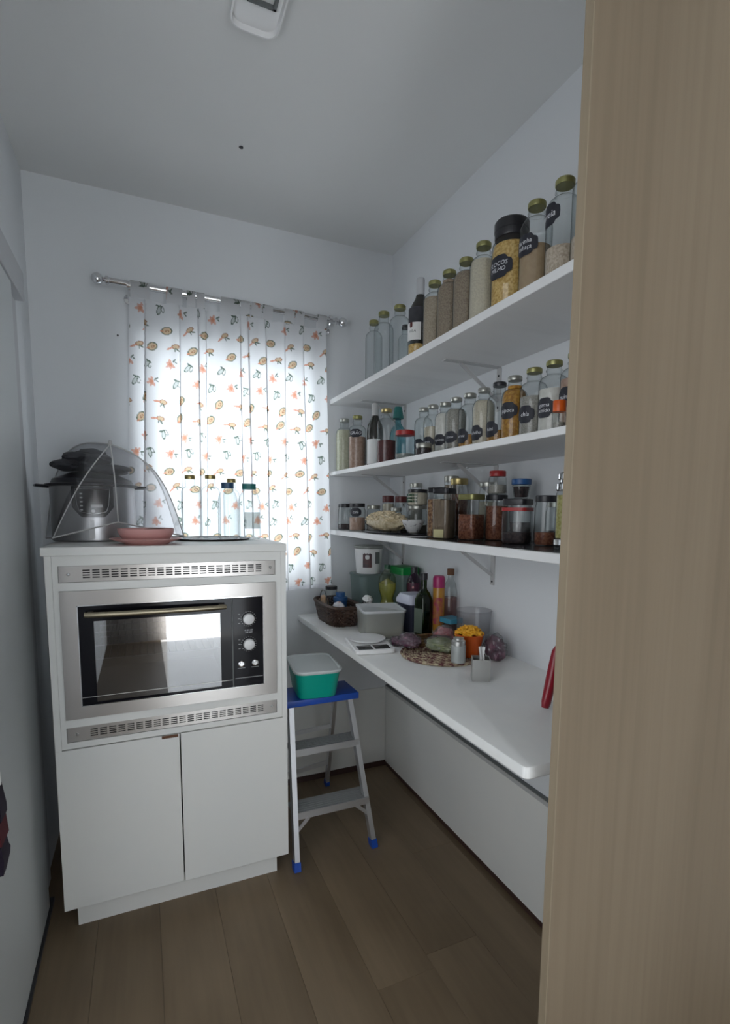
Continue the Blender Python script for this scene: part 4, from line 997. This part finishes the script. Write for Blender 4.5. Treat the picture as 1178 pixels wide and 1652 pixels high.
for k in range(5): cyl(b, 0, 0, 0, 0.0001, .0001, 4) if False else box(b, -.004, .004, -.001, .001, -.0025, .0025, mtx=Matrix.Translation(P(-.036, .170-.014*k, r+.009)) @ Matrix.Rotation(fa+PI/2-.25, 4, 'Z'))
box(b, -.018, .018, -.001, .001, -.005, .005, mtx=Matrix.Translation(P(.012, .128, r+.0095)) @ Matrix.Rotation(fa+PI/2, 4, 'Z'))
obj('indicator', b, 'bracket', cp, False)
b = B(); lathe(b, [(.006,0),(.006,.003),(.0001,.004)], 14); o = obj('button', b, 'plasticwhite', cp); o.rotation_euler = (PI/2,0,0); o.location = P(0, .110, r+.008)
obj('white_sticker', cylpatch(r+.0012, fa-.05, .045, .009, .032, 'rect'), 'plasticwhite', ck)
# dark cloth / pan lids heaped on it
t = thing('folded_cloth', 'heap of dark grey folded oven cloths on top of the cooker', 'cloth', (-.162, 2.245, KZ+.2565), 0)
b = B(); rng = random.Random(4)
for (dx, dy, dz, sx, sz) in ((-.075,-.03,.012,.055,.022),(-.02,.0,.016,.085,.026),(.05,-.02,.0,.08,.022),(-.03,-.02,.040,.065,.022),(.0,.01,.060,.05,.018),(.02,-.03,.036,.05,.02)):
    blob(b, (dx,dy,dz+.006), (sx,.07,sz), .20, 3, 7, rng.random()*9)
for v in b.verts: v.co.z = max(v.co.z, .001 - .08*((v.co.x**2+v.co.y**2)**.5/.142)**1.5*.5 if (v.co.x**2+v.co.y**2)**.5 > .02 else .001)
obj('folds', b, 'cloth_dark', t)
# food cover (umbrella net)
fc = thing('food_cover', 'collapsible transparent mesh food cover tent over the cooker', 'food cover', (0, 0, KZ))
apex = Vector((-.092, 2.10, .345)); cs = [Vector((-.272, 2.03, .020)), Vector((-.0755, 2.065, .072)), Vector((.143, 2.10, .018)), Vector((.135, 2.365, .004)), Vector((-.340, 2.37, .004))]
def rib(c, n=14, out=.16):
    pts = []
    for k in range(n+1):
        f_ = k/n; p = apex.lerp(c, f_); bul = math.sin(f_*PI)*out; d = Vector((c.x-apex.x, c.y-apex.y, 0)).normalized()
        pts.append(p + d*bul*.25 + Vector((0,0,bul*.55)))
    return pts
outs = (.03, .02, .12, .16, .24); ribs = [rib(c, out=o_) for c, o_ in zip(cs, outs)]
for k in range(5):
    A, C_ = ribs[k], ribs[(k+1) % 5]; b = B(); n = len(A); m_ = 8
    V = []
    for i in range(n):
        row = []
        for j in range(m_+1):
            f_ = j/m_; p = A[i].lerp(C_[i], f_); sag = math.sin(f_*PI)*(i/n)*.03; mid = (A[i]+C_[i])/2; inn = (Vector((apex.x, 2.24, p.z)) - mid); inn.z = 0
            if inn.length > 1e-4: p = p + inn.normalized()*sag*.4
            row.append(b.verts.new(p))
        V.append(row)
    for i in range(n-1):
        for j in range(m_): b.faces.new((V[i][j], V[i][j+1], V[i+1][j+1], V[i+1][j]))
    bmesh.ops.remove_doubles(b, verts=b.verts, dist=1e-5)
    o = obj('net_panel', b, 'film', fc); o.data.materials[0] = M['film']
for R_ in ribs:
    b = B(); tube(b, [tuple(p) for p in R_], .0022, 6); obj('rib', b, 'bracket', fc)
for k in range(5):
    A, C_ = ribs[k][-1], ribs[(k+1) % 5][-1]; b = B(); up = .0
    tube(b, [tuple(A.lerp(C_, q/8) + Vector((0,0,up*math.sin(q/8*PI)))) for q in range(9)], .003, 6); obj('hem', b, 'bracket', fc)
b = B(); lathe(b, [(.006,-.004),(.007,.004),(.004,.014),(.0001,.016)], 12, cap0=True); o = obj('hub', b, 'bracket', fc); o.location = apex
# pink plate and bowl
t = thing('pink_plate', 'pink ceramic plate at the front of the cabinet top', 'plate', (.013, 1.960, KZ), 0)
b = B(); lathe(b, [(.0001,.001),(.070,0),(.073,.004),(.112,.017),(.116,.019),(.113,.0205),(.070,.008),(.0001,.007)], 40); obj('plate_body', b, 'pink', t)
t = thing('pink_bowl', 'pink ceramic bowl standing on the pink plate', 'bowl', (.013, 1.965, KZ+.0085), 0)
b = B(); lathe(b, [(.0001,.001),(.070,0),(.074,.004),(.088,.030),(.090,.044),(.087,.044),(.082,.030),(.066,.010),(.0001,.008)], 40); obj('bowl_body', b, 'pink', t)
t = thing('bread_crust', 'wedge of dark brown bread lying in the pink bowl', 'bread', (.030, 1.965, KZ+.020), .1)
b = B(); blob(b, (.012,.0,.018), (.050,.035,.016), .15, 3, 5, 2); obj('crust', b, 'tan', t)
# tray + bottles
t = thing('round_tray', 'flat dark round tray under the empty bottles on the cabinet', 'tray', (.255, 2.185, KZ), 0)
b = B(); lathe(b, [(.0001,.001),(.138,.0),(.150,.005),(.151,.007),(.147,.007),(.136,.003),(.0001,.003)], 44); obj('tray_body', b, mat('dark_patterned_tray', (.03,.02,.02), .35, noise=((30,30,30), (.30,.17,.08), .58, .7)), t)
g = 'empty bottles on the cabinet'; kz = KZ+.0035
bottle('empty clear glass bottle, leftmost on the cabinet', .180, 2.215, kz, .0365, .250, 'brass', group=g)
bottle('empty clear glass bottle, second from the left on the cabinet', .262, 2.255, kz, .0385, .256, 'brass', group=g)
bottle('empty clear glass bottle at the back between the blue and green caps', .350, 2.285, kz, .034, .245, 'brass', group=g)
def carafe(label, x, y, r, h, cap):
    t = thing('glass_carafe', label, 'bottle', (x, y, kz), 0, g); b = B()
    pr = [(.0001,.002),(r*.85,0),(r,.008),(r,h*.30)]
    for k in range(5): zz = h*(.32+.065*k); pr += [(r*.985, zz), (r*1.01, zz+h*.02), (r*.985, zz+h*.04)]
    pr += [(r,h*.66),(r*.85,h*.78),(r*.60,h*.87),(r*.58,h*.93)]
    lathe(b, pr, 28); obj('glass_body', b, 'glass', t)
    b = B(); cyl(b, 0, 0, h*.90, h, r*.62, 24); obj('cap', b, cap, t); return t
carafe('clear bottle with wide dark blue cap on the cabinet', .316, 2.160, .0395, .222, mat('navy_cap', (.03,.08,.16), .4))
t = carafe('clear bottle with wide dark green cap, rightmost on the cabinet', .392, 2.115, .0435, .218, 'tealdk')
obj('label', cylpatch(.0450, -PI/2+.15, .075, .034, .032, 'rect'), glass('clear_printed_label', (.55,.57,.55), (.4,.4,.4), .2, .3, (.25,.27,.24)), t)

# ------------------------------------------------------------------ hanging thing on the sliding door, left edge
t = thing('hanging_cloth', 'dark purple and red cloth hanging at the left edge of the grey door', 'cloth', (-.340, 1.432, .77), 0)
b = B()
def strip(pts, th): 
    secs = [[(x0_, y-w_, z_), (x0_+th, y-w_, z_), (x0_+th, y+w_, z_), (x0_, y+w_, z_)] for (x0_, y, w_, z_) in pts]; return rings(B(), secs)
obj('upper_fold', strip([(0,0,.015,-.02),(.004,0,.03,-.08),(.004,.0,.03,-.10)], .012), 'purpcloth', t, False)
obj('red_fold', strip([(0,-.002,.035,-.102),(.004,-.002,.036,-.155)], .012), 'redcloth', t, False)
obj('lower_fold', strip([(0,-.004,.03,-.157),(.003,0,.030,-.185),(.003,.010,.034,-.20),(.002,.008,.034,-.215),(0,-.01,.015,-.235)], .012), 'purpcloth', t, False)
b = B(); tube(b, [(0,0,.02),(.012,0,.01),(.012,0,-.02)], .003, 6); obj('hook', b, 'plasticwhite', t)
